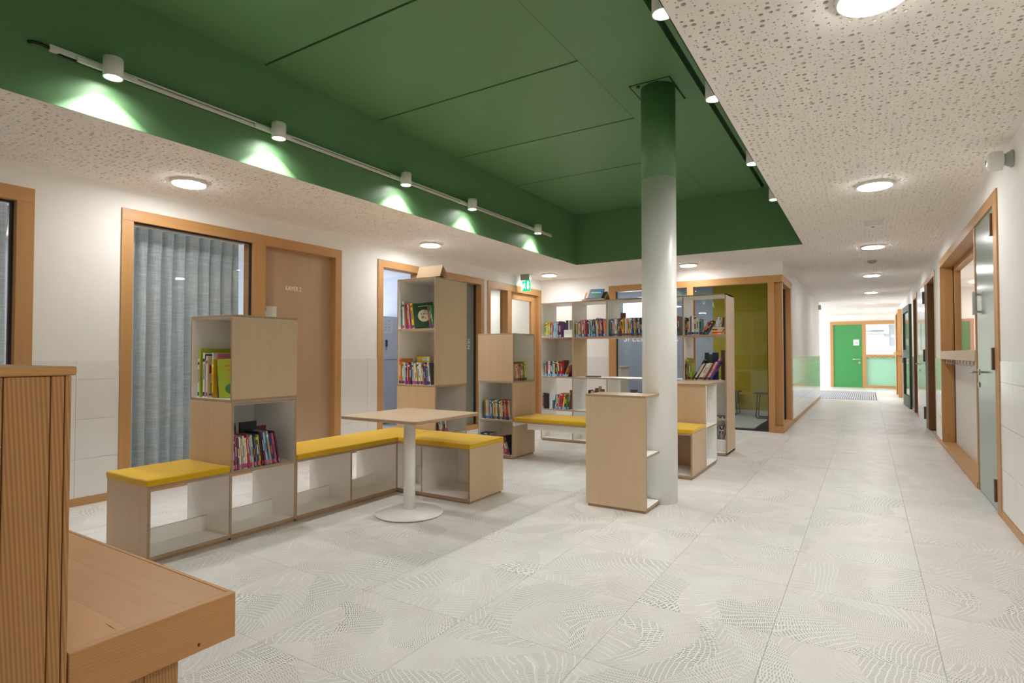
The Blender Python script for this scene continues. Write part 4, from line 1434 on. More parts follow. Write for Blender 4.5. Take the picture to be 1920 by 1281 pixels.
# ---- middle bench and corner seat cube
mb_ = thing('bridge_bench', 'yellow cushioned bridge bench spanning from the half height tower to the column', 'bench', (-2.67, 5.78, 0))
bd(mb_, 'seat_board', (UX1 + .002, -1.905), (5.53, 6.03), (ZB - t_, ZB), OAKX, ym=EDGE)
bd(mb_, 'apron', (-3.29, -1.905), (5.60, 5.612), (.345, ZB - t_), WHITE)
bd(mb_, 'wall_cleat', (UX1 + .002, UX1 + .02), (5.53, 6.03), (.38, ZB - t_), WHITE)
cushion('seat_cushion', (UX1 + .006, -1.905), (5.522, 6.032), 'yellow felt cushion on the bridge bench left of the column', seed=4)
sc_ = thing('seat_cube', 'open wooden seat cube right of the column with a yellow cushion', 'cabinet', (-1.66, 5.78, 0))
SX0, SX1 = -1.90, -1.42
plinth(sc_, (SX0, SX1), (5.52, 6.05))
bd(sc_, 'bottom', (SX0, SX1), (5.52, 6.05), (.02, .04), EDGE, zp=WHITE)
bd(sc_, 'side_panel', (SX1 - t_, SX1), (5.52, 6.05), (.04, ZB), EDGE, xp=OAKZ, xm=OAKZ)
bd(sc_, 'side_panel', (SX0, SX0 + t_), (5.52, 6.05), (.04, ZB), EDGE, xp=OAKZ, xm=OAKZ)
bd(sc_, 'seat_board', (SX0 + t_, SX1 - t_), (5.52, 6.05), (ZB - t_, ZB), EDGE, zm=OAKX)
bd(sc_, 'back_panel', (SX0 + t_, SX1 - t_), (6.035, 6.05), (.04, ZB - t_), OAKZ)
cushion('seat_cushion', (SX0 + .002, SX1 + .006), (5.512, 6.048), 'yellow felt cushion on the seat cube right of the column', seed=5)

# ---- counter behind the seat cube
ct = thing('side_counter', 'counter with white open side bays joining the seat cube to the bookcase', 'cabinet', (-1.66, 6.5, 0))
plinth(ct, (SX0, SX1), (6.07, 6.57))
bd(ct, 'bottom', (SX0, SX1), (6.07, 6.57), (.02, .04), WHITE, xp=EDGE)
bd(ct, 'front_panel', (SX0, SX1), (6.07, 6.088), (.04, .872), WHITE, ym=OAKZ)
bd(ct, 'rear_panel', (SX0, SX1), (6.552, 6.57), (.04, .872), WHITE, xp=EDGE)
bd(ct, 'back_panel', (SX0, SX0 + .015), (6.088, 6.552), (.04, .872), WHITE)
bd(ct, 'shelf', (SX0 + .015, SX1), (6.088, 6.552), (ZB - t_, ZB), WHITE, xp=EDGE)
bd(ct, 'worktop', (SX0, SX1), (6.06, 6.995), (.872, .89), OAKX, xp=EDGE, ym=EDGE)

# ---- front unit wrapping the column
fu = thing('column_cabinet', 'waist high wooden cabinet with open side shelves standing against the column', 'cabinet', (-1.66, 4.33, 0))
GX0, GX1, GY0, GY1 = -1.91, -1.416, 4.17, 4.49
plinth(fu, (GX0, GX1), (GY0, GY1))
bd(fu, 'front_panel', (GX0, GX1), (GY0, GY0 + t_), (.02, .866), EDGE, ym=OAKZ, yp=WHITE)
bd(fu, 'side_panel', (GX0, GX0 + t_), (GY0 + t_, GY1), (.02, .866), EDGE, xm=OAKZ, xp=WHITE)
bd(fu, 'bottom', (GX0 + t_, GX1), (GY0 + t_, GY1), (.02, .04), EDGE, zp=WHITE)
bd(fu, 'shelf', (GX0 + t_, GX1), (GY0 + t_, GY1), (.410, .428), EDGE, zp=WHITE, zm=WHITE)
bd(fu, 'top', (GX0, GX1), (GY0, GY1), (.866, .884), EDGE, zp=OAKX, zm=OAKX)

# ---- bookcase along the back
bc = thing('bookcase', 'long white open bookcase in front of the glazed play classroom', 'bookcase', (-2.65, 7.2, 0))
BX = [-3.895, -3.398, -2.90, -2.403, -1.905, -1.40]
BY0, BY1 = 7.0, 7.45
ZL = [.035, .44, .89, 1.435, 1.918]
plinth(bc, (BX[0], BX[5]), (BY0, BY1))
bd(bc, 'bottom', (BX[0], BX[5]), (BY0, BY1), (.02, .04), WHITE, ym=EDGE)
bd(bc, 'top', (BX[0], BX[5]), (BY0, BY1), (1.90, 1.918), WHITE, ym=EDGE, zp=OAKX)
for k, z in enumerate((ZL[1], ZL[2], ZL[3])):
    bd(bc, 'shelf', (BX[0] + t_, BX[5] - t_), (BY0, BY1), (z - t_, z), WHITE, ym=EDGE, zm=WHITE if k < 2 else OAKX)
bd(bc, 'end_panel', (BX[0], BX[0] + t_), (BY0, BY1), (.04, 1.90), WHITE, ym=EDGE, xm=OAKZ)
bd(bc, 'end_panel', (BX[5] - t_, BX[5]), (BY0, BY1 + .02), (.0, 1.918), WHITE, ym=EDGE, xp=OAKZ)
for c in (1, 2, 3, 4):
    for r in range(4):
        if r == 2 and c in (2, 3):
            continue
        z0, z1 = (.04, ZL[1] - t_) if r == 0 else (ZL[r], ZL[r + 1] - t_ if r < 3 else 1.90)
        inner = OAKZ if (r == 2 and c == 1) else WHITE
        bd(bc, 'divider', (BX[c] - t_ / 2, BX[c] + t_ / 2), (BY0, BY1), (z0, z1), WHITE, ym=EDGE, xp=inner)
bd(bc, 'back_panel', (BX[0] + t_, BX[1] - .009), (BY1 - .012, BY1), (ZL[2], ZL[3] - t_), WHITE)
bd(bc, 'back_panel', (BX[4] + .009, BX[5] - t_), (BY1 - .012, BY1), (ZL[1], ZL[2] - t_), WHITE)
bd(bc, 'back_panel', (BX[4] + .009, BX[5] - t_), (BY1 - .012, BY1), (.04, ZL[1] - t_), WHITE)
for c in range(5):
    bd(bc, 'book_stop', (BX[c] + .009 + (.009 if c == 0 else 0), BX[c + 1] - .009 - (.009 if c == 4 else 0)), (7.20, 7.212), (.04, .17), WHITE, zp=EDGE)

# ---- table
tb = thing('cafe_table', 'square oak topped cafe table on a white pedestal', 'table', (-2.945, 3.255, 0))
tx, ty = -2.945, 3.255
tp = MB()
h = .372
rr = .03
pts = []
for sx, sy, a0 in ((1, 1, 0), (-1, 1, 90), (-1, -1, 180), (1, -1, 270)):
    for k in range(6):
        a = math.radians(a0 + 18 * k)
        pts.append((tx + .0 + sx * (h - rr) + rr * math.cos(a), ty + .02 + sy * (h - rr) + rr * math.sin(a)))
tp.prism(pts, 2, .722, .746, EDGE, OAKX)
tp.build('table_top', tb, bevel=.003)
MB().lathe((tx, ty, 0), [(.0435, .025), (.0435, .716)], METAL_W, 40).build('pedestal', tb)
MB().lathe((tx, ty, 0), [(.19, .006), (.252, .006), (.255, .011), (.252, .015), (.10, .027), (.05, .031), (.0435, .036)], METAL_W, 72).build('base_plate', tb)
MB().lathe((tx, ty, 0), [(.235, 0), (.235, .006)], BLACK, 48).build('glide_ring', tb)
MB().box((tx - .16, tx + .16), (ty - .16, ty + .16), (.716, .722), METAL_W).build('mounting_plate', tb)

# ---- big wooden bench in the foreground
wbn = thing('high_back_bench', 'big larch bench with a high planked back in the near left corner', 'bench', (-2.4, .6, 0))
BXF = -1.70
ye = [-.30, -.205, -.114, -.023, .068, .159, .314 - .0, .405, .496, .587, .616, .631]
for a, b in zip(ye[:-1], ye[1:]):
    MB().box((BXF - .03, BXF), (a + .0012, b - .0012), (.0, 1.146), BENZ).build('end_plank', wbn, bevel=.0015)
MB().box((BXF - .04, BXF - .03), (-.30, .628), (.0, 1.146), plain((0.10, 0.05, 0.02), 0.8)).build('end_backing', wbn)
MB().box((-3.5, BXF - .04), (.585, .627), (.0, 1.146), BENX).build('back_rest', wbn)
MB().box((-3.5, BXF - .04), (-.30, -.26), (.0, 1.146), BENX).build('back_rest', wbn)
MB().box((-3.5, BXF + .006), (-.31, .640), (1.147, 1.170), BENY).build('cap_board', wbn, bevel=.006, seg=3)
seat_y = [.634, .780, .930, 1.060]
for a, b in zip(seat_y[:-1], seat_y[1:]):
    MB().box((-3.5, BXF - .026), (a + .0002, b - .0002), (.405, .45), BENX).build('seat_plank', wbn)
MB().box((BXF - .026, BXF), (.634, 1.077), (.312, .4505), BENY).build('seat_fascia', wbn, bevel=.002)
MB().box((-3.5, BXF - .027), (1.062, 1.077), (.312, .45), BENX).build('seat_fascia', wbn, bevel=.002)
KNOT = plain((0.10, 0.045, 0.02), 0.6, name='knot')
kn = MB()
kn.prism([(.961 + .0045 * math.cos(k * PI / 6), .334 + .0055 * math.sin(k * PI / 6)) for k in range(12)], 0, BXF, BXF + .0004, KNOT)
kn.build('knot', wbn)
kn = MB()
kn.prism([(-1.813, .760), (-1.775, .7565), (-1.74, .7572), (-1.778, .7595)], 2, .45, .4504, KNOT)
kn.build('crack', wbn)
yb = [.634, .73, .82, .913]
for a, b in zip(yb[:-1], yb[1:]):
    MB().box((BXF - .045, BXF - .02), (a + .001, b - .001), (0, .312), BENZ).build('base_plank', wbn, bevel=.0015)
MB().box((-3.5, BXF - .046), (.890, .912), (0, .312), BENX).build('base_front', wbn)

# ================================================================== BOOKS
COL = {
    'white': (0.80, 0.79, 0.75), 'cream': (0.72, 0.66, 0.50), 'beige': (0.56, 0.48, 0.36), 'tan': (0.48, 0.32, 0.16), 'brown': (0.16, 0.075, 0.04),
    'grey': (0.34, 0.34, 0.33), 'light grey': (0.56, 0.57, 0.56), 'dark grey': (0.075, 0.08, 0.085), 'black': (0.014, 0.014, 0.017),
    'red': (0.52, 0.03, 0.03), 'dark red': (0.20, 0.018, 0.025), 'maroon': (0.12, 0.012, 0.03), 'pink': (0.62, 0.20, 0.28), 'magenta': (0.45, 0.03, 0.20),
    'peach': (0.72, 0.36, 0.22), 'orange': (0.70, 0.22, 0.03), 'yellow': (0.76, 0.50, 0.03), 'olive': (0.26, 0.25, 0.04), 'lime': (0.42, 0.52, 0.03),
    'green': (0.06, 0.22, 0.06), 'dark green': (0.018, 0.06, 0.028), 'mint': (0.42, 0.60, 0.48), 'teal': (0.02, 0.20, 0.24), 'aqua': (0.16, 0.55, 0.66),
    'light blue': (0.34, 0.54, 0.74), 'blue': (0.04, 0.17, 0.48), 'navy': (0.015, 0.03, 0.11), 'grey blue': (0.16, 0.24, 0.34), 'purple': (0.12, 0.035, 0.20),
    'lilac': (0.42, 0.32, 0.54), 'grey green': (0.30, 0.38, 0.32),
}
ORD = ['first', 'second', 'third', 'fourth', 'fifth', 'sixth', 'seventh', 'eighth', 'ninth', 'tenth', 'eleventh', 'twelfth', 'thirteenth', 'fourteenth', 'fifteenth',
       'sixteenth', 'seventeenth', 'eighteenth', 'nineteenth', 'twentieth', 'twenty-first', 'twenty-second', 'twenty-third', 'twenty-fourth', 'twenty-fifth', 'twenty-sixth', 'twenty-seventh', 'twenty-eighth']
_bm = {}
PAGEM = plain((0.72, 0.68, 0.58), 0.8, 0.1)


def bookmat(c):
    return plain(COL[c], 0.4, 0.45, name='cover_' + c.replace(' ', '_'))


def make_book(M, T, D, H, col, label, group, rng, sticker=None, band=True, pattern=None):
    """M places local axes: x thickness (to the right as seen), y inward, z up; spine at y=0."""
    r = bpy.data.objects.new('book', None)
    o = bpy.data.objects.new('book', book_cover(T, D, H, bookmat(col)))
    o.matrix_world = M
    C.objects.link(o)
    bpy.data.objects.remove(r)
    props(o, label, 'book', group)

    def child(name, x, y, z, m):
        c = bpy.data.objects.new(name, MB().box(x, y, z, m).mesh(name))
        c.parent = o
        C.objects.link(c)
        return c

    ct_ = min(.0022, T * .2)
    child('pages', (ct_, T - ct_), (ct_, D - .003), (.003, H - .003), PAGEM)
    if sticker:
        child('spine_label', (T * .06, T * .94), (-.0006, .0001), (H * .03, H * .03 + .028), bookmat(sticker))
    if band:
        c2 = rng.choice([c for c in ('white', 'cream', 'black', 'yellow', 'red', 'light blue', 'navy', 'orange', 'dark grey') if c != col])
        a = H * rng.uniform(.30, .45)
        child('spine_title', (T * .3, T * .7), (-.0005, .0001), (a, a + H * rng.uniform(.25, .42)), bookmat(c2))
        if T > .013 and rng.random() < .7:
            b = H * rng.uniform(.80, .88)
            child('spine_band', (T * .04, T * .96), (-.0005, .0001), (b, b + H * .07), bookmat(rng.choice(['white', 'red', 'navy', 'yellow', 'black'])))
    return o


_bk = {}


def book_cover(T, D, H, m):
    c = min(.0022, T * .2)
    poly = [(0, 0), (T, 0), (T, D), (T - c, D), (T - c, c), (c, c), (c, D), (0, D)]
    mb = MB()
    mb.prism(poly, 2, 0, H, m)
    return mb.mesh('book')


def size_word(T):
    return 'thin' if T < .011 else ('thick' if T > .024 else 'slim')


def shelf(origin, right, where, group, specs, seed, stick=('magenta',), depth=.17, inset=.02, ends='from left'):
    """specs: (colour, thickness, height, lean degrees +left/-right [, dict])"""
    rng = random.Random(seed)
    R = Vector(right).normalized()
    I = Vector((-R.y, R.x, 0))            # inward, away from the viewer of this shelf
    U = Vector((0, 0, 1))
    O = Vector(origin)
    x = 0.0
    prev = 0.0
    for k, sp in enumerate(specs):
        col, T, H, lean = sp[:4]
        ex_ = sp[4] if len(sp) > 4 else {}
        x += ex_.get('gap', 0) + .0006
        a = math.radians(lean)
        D = ex_.get('d', depth * rng.uniform(.92, 1.05))
        ins = inset + rng.uniform(0, .012) + ex_.get('ins', 0)
        if lean >= 0:
            if lean > prev:
                x += H * (math.tan(a) - math.tan(math.radians(max(prev, 0))))
            px = x
            L = Matrix.Rotation(-a, 4, 'Y')       # top moves to -x
            adv = T / math.cos(a)
        else:
            px = x
            # pivot on bottom-right corner
            L = Matrix.Translation((T / math.cos(a), 0, 0)) @ Matrix.Rotation(-a, 4, 'Y') @ Matrix.Translation((-T, 0, 0))
            adv = T / math.cos(a)
        if lean < 0 and k + 1 < len(specs) and specs[k + 1][3] > lean:
            adv += H * (math.tan(-a) - math.tan(math.radians(max(-specs[k + 1][3], 0)))) * .98
        base = Matrix(((R.x, I.x, 0, O.x), (R.y, I.y, 0, O.y), (0, 0, 1, O.z + .0006), (0, 0, 0, 1)))
        if T >= .035 and ex_.get('nost'):
            # turned to show its cover
            D, T, L = T, .014, Matrix.Rotation(math.radians(-88), 4, 'Z')
            ex_ = dict(ex_, band=False)
        M = base @ Matrix.Translation((px, ins, 0)) @ L
        if 'yaw' in ex_:
            M = M @ Matrix.Rotation(math.radians(ex_['yaw']), 4, 'Z')
        st = rng.choice(stick) if stick and not ex_.get('nost') else None
        lab = ex_.get('label') or f"{size_word(T)} {col} book{' leaning' if abs(lean) > 12 else ''}, {ORD[k]} {ends} {where}"
        b = make_book(M, T, D, H, col, lab, group, rng, st, ex_.get('band', True))
        if 'art' in ex_:
            ex_['art'](b, T, D, H)
        x += adv
        prev = lean
    return x


def lying(origin, right, where, group, specs, seed):
    """a pile of books lying flat, listed bottom to top: (colour, thickness, length)"""
    rng = random.Random(seed)
    R = Vector(right).normalized()
    I = Vector((-R.y, R.x, 0))
    z = origin[2] + .0006
    for k, (col, T, Lh) in enumerate(specs):
        base = Matrix(((R.x, I.x, 0, origin[0]), (R.y, I.y, 0, origin[1]), (0, 0, 1, z), (0, 0, 0, 1)))
        # local x (thickness) -> up, local z (height) -> right
        L = Matrix(((0, 0, 1, rng.uniform(-.004, .004)), (0, 1, 0, rng.uniform(.015, .03)), (-1, 0, 0, T), (0, 0, 0, 1)))
        make_book(base @ L, T, .15, Lh, col, f"{size_word(T)} {col} book lying flat, {ORD[k]} from the bottom {where}", group, rng, None, True)
        z += T + .0005


def art_panel(b, T, D, H, items, side='x+'):
    """flat printed shapes on the right-hand cover: (y0,y1,z0,z1,colour) as shares of D and H"""
    for (a, c, e, f_, col) in items:
        q = bpy.data.objects.new('cover_print', MB().box((T, T + .0005), (D * a, D * c), (H * e, H * f_), bookmat(col)).mesh('cover_print'))
        q.parent = b
        C.objects.link(q)


def art_round(b, T, D, H):
    q = bpy.data.objects.new('cover_print', MB().lathe((T, D * .5, H * .48), [(D * .30, 0), (D * .30, .0006)], bookmat('cream'), 32, axis=0).mesh('cover_print'))
    q.parent = b
    C.objects.link(q)
    for (cy_, cz_, rr_, co_) in ((.42, .42, .07, 'olive'), (.56, .38, .06, 'yellow'), (.50, .55, .045, 'green'), (.62, .54, .035, 'grey'), (.38, .55, .03, 'black')):
        q = bpy.data.objects.new('cover_print', MB().lathe((T + .0006, D * cy_, H * cz_), [(D * rr_, 0), (D * rr_, .0004)], bookmat(co_), 16, axis=0).mesh('cover_print'))
        q.parent = b
        C.objects.link(q)
    art_panel(b, T, D, H, [(.25, .75, .86, .885, 'light grey')])


def art_lime(b, T, D, H):
    art_panel(b, T, D, H, [(.18, .85, .80, .84, 'orange'), (.25, .6, .70, .72, 'orange')])
    for (cy_, cz_, rr_, co_) in ((.62, .48, .20, 'yellow'), (.56, .52, .04, 'white'), (.70, .52, .04, 'white'), (.60, .40, .05, 'peach'), (.35, .22, .16, 'green'), (.75, .15, .10, 'orange')):
        q = bpy.data.objects.new('cover_print', MB().lathe((T + .0002 * (1 + rr_), D * cy_, H * cz_), [(D * rr_, 0), (D * rr_, .0006)], bookmat(co_), 20, axis=0).mesh('cover_print'))
        q.parent = b
        C.objects.link(q)


def art_tri(b, T, D, H):
    for sc_, co_, e in ((1.0, 'red', .0006), (.45, 'cream', .0010)):
        mb = MB()
        cy_, cz_ = D * .17, H * .68
        mb.prism([(cy_ - .028 * sc_, cz_ + .032 * sc_), (cy_ - .028 * sc_, cz_ - .032 * sc_), (cy_ + .03 * sc_, cz_)], 0, T, T + e, bookmat(co_))
        q = bpy.data.objects.new('cover_print', mb.mesh('cover_print'))
        q.parent = b
        C.objects.link(q)
    art_panel(b, T, D, H, [(.04, .5, .05, .09, 'dark grey'), (.10, .16, .10, .34, 'dark grey'), (.28, .34, .10, .40, 'dark grey')])


def art_brown(b, T, D, H):
    for k, (cy_, cz_, rr_, co_) in enumerate(((.14, .34, .07, 'brown'), (.22, .26, .08, 'dark grey'), (.12, .22, .05, 'red'), (.30, .36, .05, 'brown'), (.10, .66, .03, 'grey'), (.2, .70, .03, 'grey'))):
        q = bpy.data.objects.new('cover_print', MB().lathe((T, D * cy_, H * cz_), [(D * rr_, 0), (D * rr_, .0005 + .0001 * k)], bookmat(co_), 12, axis=0).mesh('cover_print'))
        q.parent = b
        C.objects.link(q)


# upper box of the nearest tower (opens toward the camera side, -y)
G = "books in nearest tower's upper box"
Wd = "in nearest tower's upper box"
shelf((-3.945, 2.172, .904), (1, 0, 0), Wd, G, [
    ('white', .018, .265, 0, {'d': .22, 'art': art_brown}), ('lime', .014, .335, 0, {'gap': .010, 'd': .235, 'nost': 1}),
    ('white', .022, .305, 0, {'gap': .020, 'd': .235, 'art': lambda b, T, D, H: art_panel(b, T, D, H, [(.0, 1, .86, .97, 'navy')])}),
    ('cream', .020, .285, 0, {'gap': .026, 'd': .23, 'art': art_tri}),
    ('white', .012, .305, 0, {'gap': .018, 'ins': .015, 'd': .235, 'nost': 1, 'art': lambda b, T, D, H: text('lettering', 'DI', .062, bookmat('red'), b, (T + .0008, D * .42, H * .82), (PI / 2, 0, PI / 2), bold=.001)}),
    ('pink', .010, .300, 0, {'gap': .002, 'ins': .03}), ('yellow', .020, .258, 0, {'gap': .004, 'd': .21}), ('navy', .010, .250, 0, {'ins': .02}),
    ('lime', .012, .262, 6, {'gap': .004, 'yaw': -30, 'd': .215, 'ins': .010, 'band': False, 'nost': 1, 'art': art_lime, 'label': 'lime green picture book with its cover turned outward in the nearest tower'}),
], 11, ('magenta', 'navy', 'purple'), .22)

# lower box of the nearest tower (opens to +x)
G = "books in nearest tower's lower box"
Wd = "in nearest tower's lower box"
cs = ['maroon', 'magenta', 'dark grey', 'white', 'tan', 'light grey', 'cream', 'red', 'lilac', 'mint', 'black', 'grey blue', 'dark grey', 'yellow', 'black', 'maroon', 'light blue', 'teal', 'grey', 'navy', 'purple', 'pink', 'maroon']
hs = [.205, .215, .20, .205, .195, .21, .195, .215, .20, .21, .205, .195, .21, .205, .225, .215, .22, .21, .225, .205, .21, .205, .22]
shelf((X1, 2.190, ZB), (0, 1, 0), Wd, G, [(c, .0118 if i % 3 else .0145, h_ + .008, 1.5 + i * .45) for i, (c, h_) in enumerate(zip(cs, hs))], 12, ('magenta', 'red', 'pink'), .16)
shelf((X1 - .20, 2.30, ZB), (0, 1, 0), "behind nearest tower's lower row", G, [('black', .016, .29, 6, {'nost': 1, 'gap': .0}), ('dark grey', .014, .285, 6, {'nost': 1}), ('black', .13, .285, 0, {'nost': 1}), ('maroon', .08, .245, 0, {'nost': 1, 'ins': .02})], 13, None, .15)

# tall tower, top shelf
G = "books on tallest tower's top shelf"
Wd = "on tallest tower's top shelf"
shelf((X0 + .028, TY0, 1.45), (1, 0, 0), Wd, G, [
    ('teal', .014, .24, 1), ('cream', .020, .275, 2), ('brown', .016, .255, 2, {'ins': .03}), ('red', .016, .25, 4), ('dark red', .012, .245, 5), ('peach', .017, .25, 6), ('purple', .014, .25, 7),
    ('yellow', .028, .255, 8), ('dark green', .020, .245, 9, {'yaw': -52, 'd': .20, 'ins': .005, 'band': False, 'nost': 1, 'art': art_round, 'label': 'dark green book with a round white picture on its cover, tallest tower'}),
    ('brown', .020, .225, 9, {'gap': .165}), ('dark green', .014, .225, 9), ('green', .014, .225, 10)], 14, ('magenta', 'purple'), .17)
# tall tower, second shelf
G = "books on tallest tower's middle shelf"
Wd = "on tallest tower's middle shelf"
cs = ['orange', 'grey green', 'mint', 'purple', 'pink', 'dark red', 'red', 'dark grey', 'light blue', 'peach', 'cream', 'olive', 'white', 'tan', 'light grey', 'olive', 'maroon', 'purple', 'grey blue', 'white', 'dark grey']
ts_ = [.022, .034, .022, .014, .018, .018, .014, .012, .018, .016, .016, .016, .018, .018, .018, .016, .018, .016, .026, .014, .012]
le = [0, 0, 0, 0, 0, 0, 0, 0, 3, 5, 7, 8, 8, 8, 8, 8, 8, 8, 8, 8, 8]
shelf((X0 + .020, TY0 - .012, .903), (1, 0, 0), Wd, G, [(c, t * .98, .20 + (.055 if i == 0 else .02 if c in ('grey green', 'white') else .008 * (i % 3)), l) for i, (c, t, l) in enumerate(zip(cs, ts_, le))], 15, ('purple', 'magenta', 'navy'), .17)
lying((X0 + .05, TY0 + .215, .903), (1, 0, 0), "behind tallest tower's middle row", G, [('dark grey', .075, .20), ('purple', .075, .23), ('maroon', .07, .25), ('yellow', .05, .17)], 16)
# tall tower, low side box
G = "books in tallest tower's side box"
Wd = "in tallest tower's side box"
shelf((X1, TY0 + .022, ZB), (0, 1, 0), Wd, G, [('grey', .016, .21, 0), ('white', .012, .205, 0), ('black', .018, .215, 0), ('brown', .018, .205, 0), ('light grey', .03, .20, 0), ('white', .014, .19, 2), ('tan', .014, .19, 4), ('black', .022, .20, 5), ('white', .014, .19, 6), ('red', .016, .205, 6)], 17, ('magenta',), .16)
shelf((X1 - .2, TY0 + .022, ZB), (0, 1, 0), "in the rear of tallest tower's side box", G, [('maroon', .10, .275, 0, {'nost': 1, 'band': False})], 18, None, .12)

# half tower
G = "books in half height tower's middle box"
Wd = "in half height tower's middle box"
cs = ['dark green', 'olive', 'yellow', 'light grey', 'light blue', 'blue', 'peach', 'blue', 'teal', 'lime', 'orange', 'white', 'light blue', 'green', 'navy', 'cream', 'yellow', 'orange', 'black', 'lilac', 'red', 'dark red', 'brown', 'beige']
shelf((UX0 + .060, UY0, ZB), (1, 0, 0), Wd, G, [(c, .0135 if i % 4 else .0165, .215 + .006 * ((i * 7) % 3), .5 + .2 * i) for i, c in enumerate(cs)], 19, ('blue', 'navy'), .16)
G = "books in half height tower's bottom box"
shelf((UX0 + .255, UY0, .04), (1, 0, 0), "in half height tower's bottom box", G, [('yellow', .020, .20, 16), ('cream', .016, .205, 17), ('red', .022, .215, 18), ('orange', .016, .215, 18), ('brown', .020, .22, 18), ('black', .018, .22, 18)], 20, ('purple', 'magenta'), .16)
lying((UX0 + .028, UY0, .04), (1, 0, 0), "in half height tower's bottom box", G, [('beige', .05, .15), ('brown', .05, .16), ('grey green', .05, .20), ('tan', .035, .20), ('grey blue', .025, .15), ('navy', .02, .13)], 21)
G = "books in half height tower's side niche"
cs = ['green', 'tan', 'peach', 'dark red', 'cream', 'tan', 'orange', 'brown', 'tan', 'dark grey', 'olive', 'green', 'lime', 'yellow']
shelf((UX1, UY0 + .03, .886), (0, 1, 0), "in half height tower's side niche", G, [(c, .022 if i > 9 else .020, .185 + .003 * i, 8) for i, c in enumerate(cs)], 22, ('maroon', 'dark green'), .16)
shelf((UX1 - .19, UY0 + .03, .886), (0, 1, 0), "in rear of half height tower's side niche", G, [('navy', .13, .245, 0, {'nost': 1, 'band': False}), ('dark green', .09, .225, 0, {'nost': 1, 'band': False, 'gap': .01})], 23, None, .12)

# bookcase rows
def bx(c):
    return BX[c] + (.018 if c == 0 else .009)


G = 'books in the top row of the bookcase'
Wd = "in bookcase's first top bay"
cs = ['lime', 'white', 'lime', 'yellow', 'green', 'pink', 'peach', 'aqua', 'light blue', 'light grey', 'purple', 'maroon', 'purple']
shelf((bx(0) + .035, BY0, ZL[3]), (1, 0, 0), Wd, G, [(c, .0195, .205 + .006 * (i % 4), 0) for i, c in enumerate(cs)], 31, ('light blue', 'lilac'), .16)
mg = thing('magazine_box', "white box with dark picture cards in bookcase's first top bay", 'box', (-3.46, 7.1, ZL[3]))
MB().box((-3.545, -3.412), (7.03, 7.24), (ZL[3] + .0005, ZL[3] + .10), plain((0.80, 0.80, 0.77), 0.5)).build('body', mg, bevel=.002)
for k in range(3):
    MB().box((-3.540 + .043 * k, -3.502 + .043 * k), (7.08 + .02 * k, 7.09 + .02 * k), (ZL[3] + .10, ZL[3] + .235), plain((0.035, 0.035, 0.035), 0.4) if k != 1 else plain((0.28, 0.27, 0.25), 0.4)).build('picture_card', mg)
cs = ['olive', 'beige', 'grey', 'peach', 'brown', 'tan', 'dark grey', 'pink', 'red', 'dark red', 'black', 'cream', 'blue', 'mint', 'navy', 'teal', 'black', 'grey green', 'mint', 'red', 'orange', 'grey blue', 'purple', 'dark grey', 'pink', 'orange']
shelf((bx(1) + .03, BY0, ZL[3]), (1, 0, 0), "in bookcase's second top bay", G, [(c, .0158, .21 + .008 * (i % 4) + (.025 if i > 16 and i % 3 == 0 else 0), 1 + min(i, 16) * .2) for i, c in enumerate(cs)], 32, ('blue', 'light blue', 'navy'), .16)
cs = ['teal', 'teal', 'pink', 'lilac', 'white', 'grey green', 'dark grey', 'dark red', 'maroon', 'yellow', 'olive', 'white', 'pink', 'yellow', 'cream', 'blue', 'navy', 'tan', 'brown', 'black', 'light grey', 'navy', 'navy']
shelf((bx(2) + .02, BY0, ZL[3]), (1, 0, 0), "in bookcase's third top bay", G, [(c, .0185, .225 + .004 * (i % 4), 0 if i < 14 else 3) for i, c in enumerate(cs)], 33, ('teal', 'navy', 'purple'), .16)
shelf((bx(2) + .10, BY0 + .20, ZL[3]), (1, 0, 0), "in the rear of bookcase's third top bay", G, [('brown', .07, .32, 0, {'nost': 1})], 34, None, .12)
cs = ['navy', 'brown', 'grey', 'teal', 'black', 'white', 'grey blue', 'red', 'cream', 'navy', 'teal', 'dark grey', 'navy', 'brown', 'grey blue', 'dark green', 'navy', 'brown']
shelf((bx(3) + .02, BY0, ZL[3]), (1, 0, 0), "in bookcase's fourth top bay", G, [(c, .022, .225 + .005 * (i % 3), 2 if i < 12 else 6) for i, c in enumerate(cs)], 35, ('teal', 'navy'), .16)
xx = shelf((bx(4) + .008, BY0, ZL[3]), (1, 0, 0), "in bookcase's fifth top bay", G, [('navy', .014, .215, 0), ('black', .012, .205, 0), ('yellow', .018, .165, 0), ('lilac', .018, .22, 0), ('black', .012, .23, 0), ('white', .026, .23, 0), ('beige', .032, .225, 0), ('light grey', .024, .20, 0), ('teal', .02, .195, 0, {'ins': .04}),
                                                                                           ('orange', .016, .175, -30), ('navy', .016, .185, -31), ('black', .018, .19, -32)], 36, ('teal', 'navy'), .15)
lying((BX[5] - .170, BY0 + .01, ZL[3]), (1, 0, 0), "in bookcase's fifth top bay", G, [('orange', .017, .15), ('red', .015, .145), ('yellow', .017, .15), ('dark red', .016, .145), ('beige', .020, .15)], 37)
shelf((BX[5] - .142, BY0 + .02, ZL[3] + .089), (1, 0, 0), "on the pile in bookcase's fifth top bay", G, [('grey', .018, .115, -10), ('light grey', .016, .118, -10), ('grey', .018, .118, -10), ('beige', .016, .115, -10), ('brown', .018, .115, -10)], 38, None, .12)

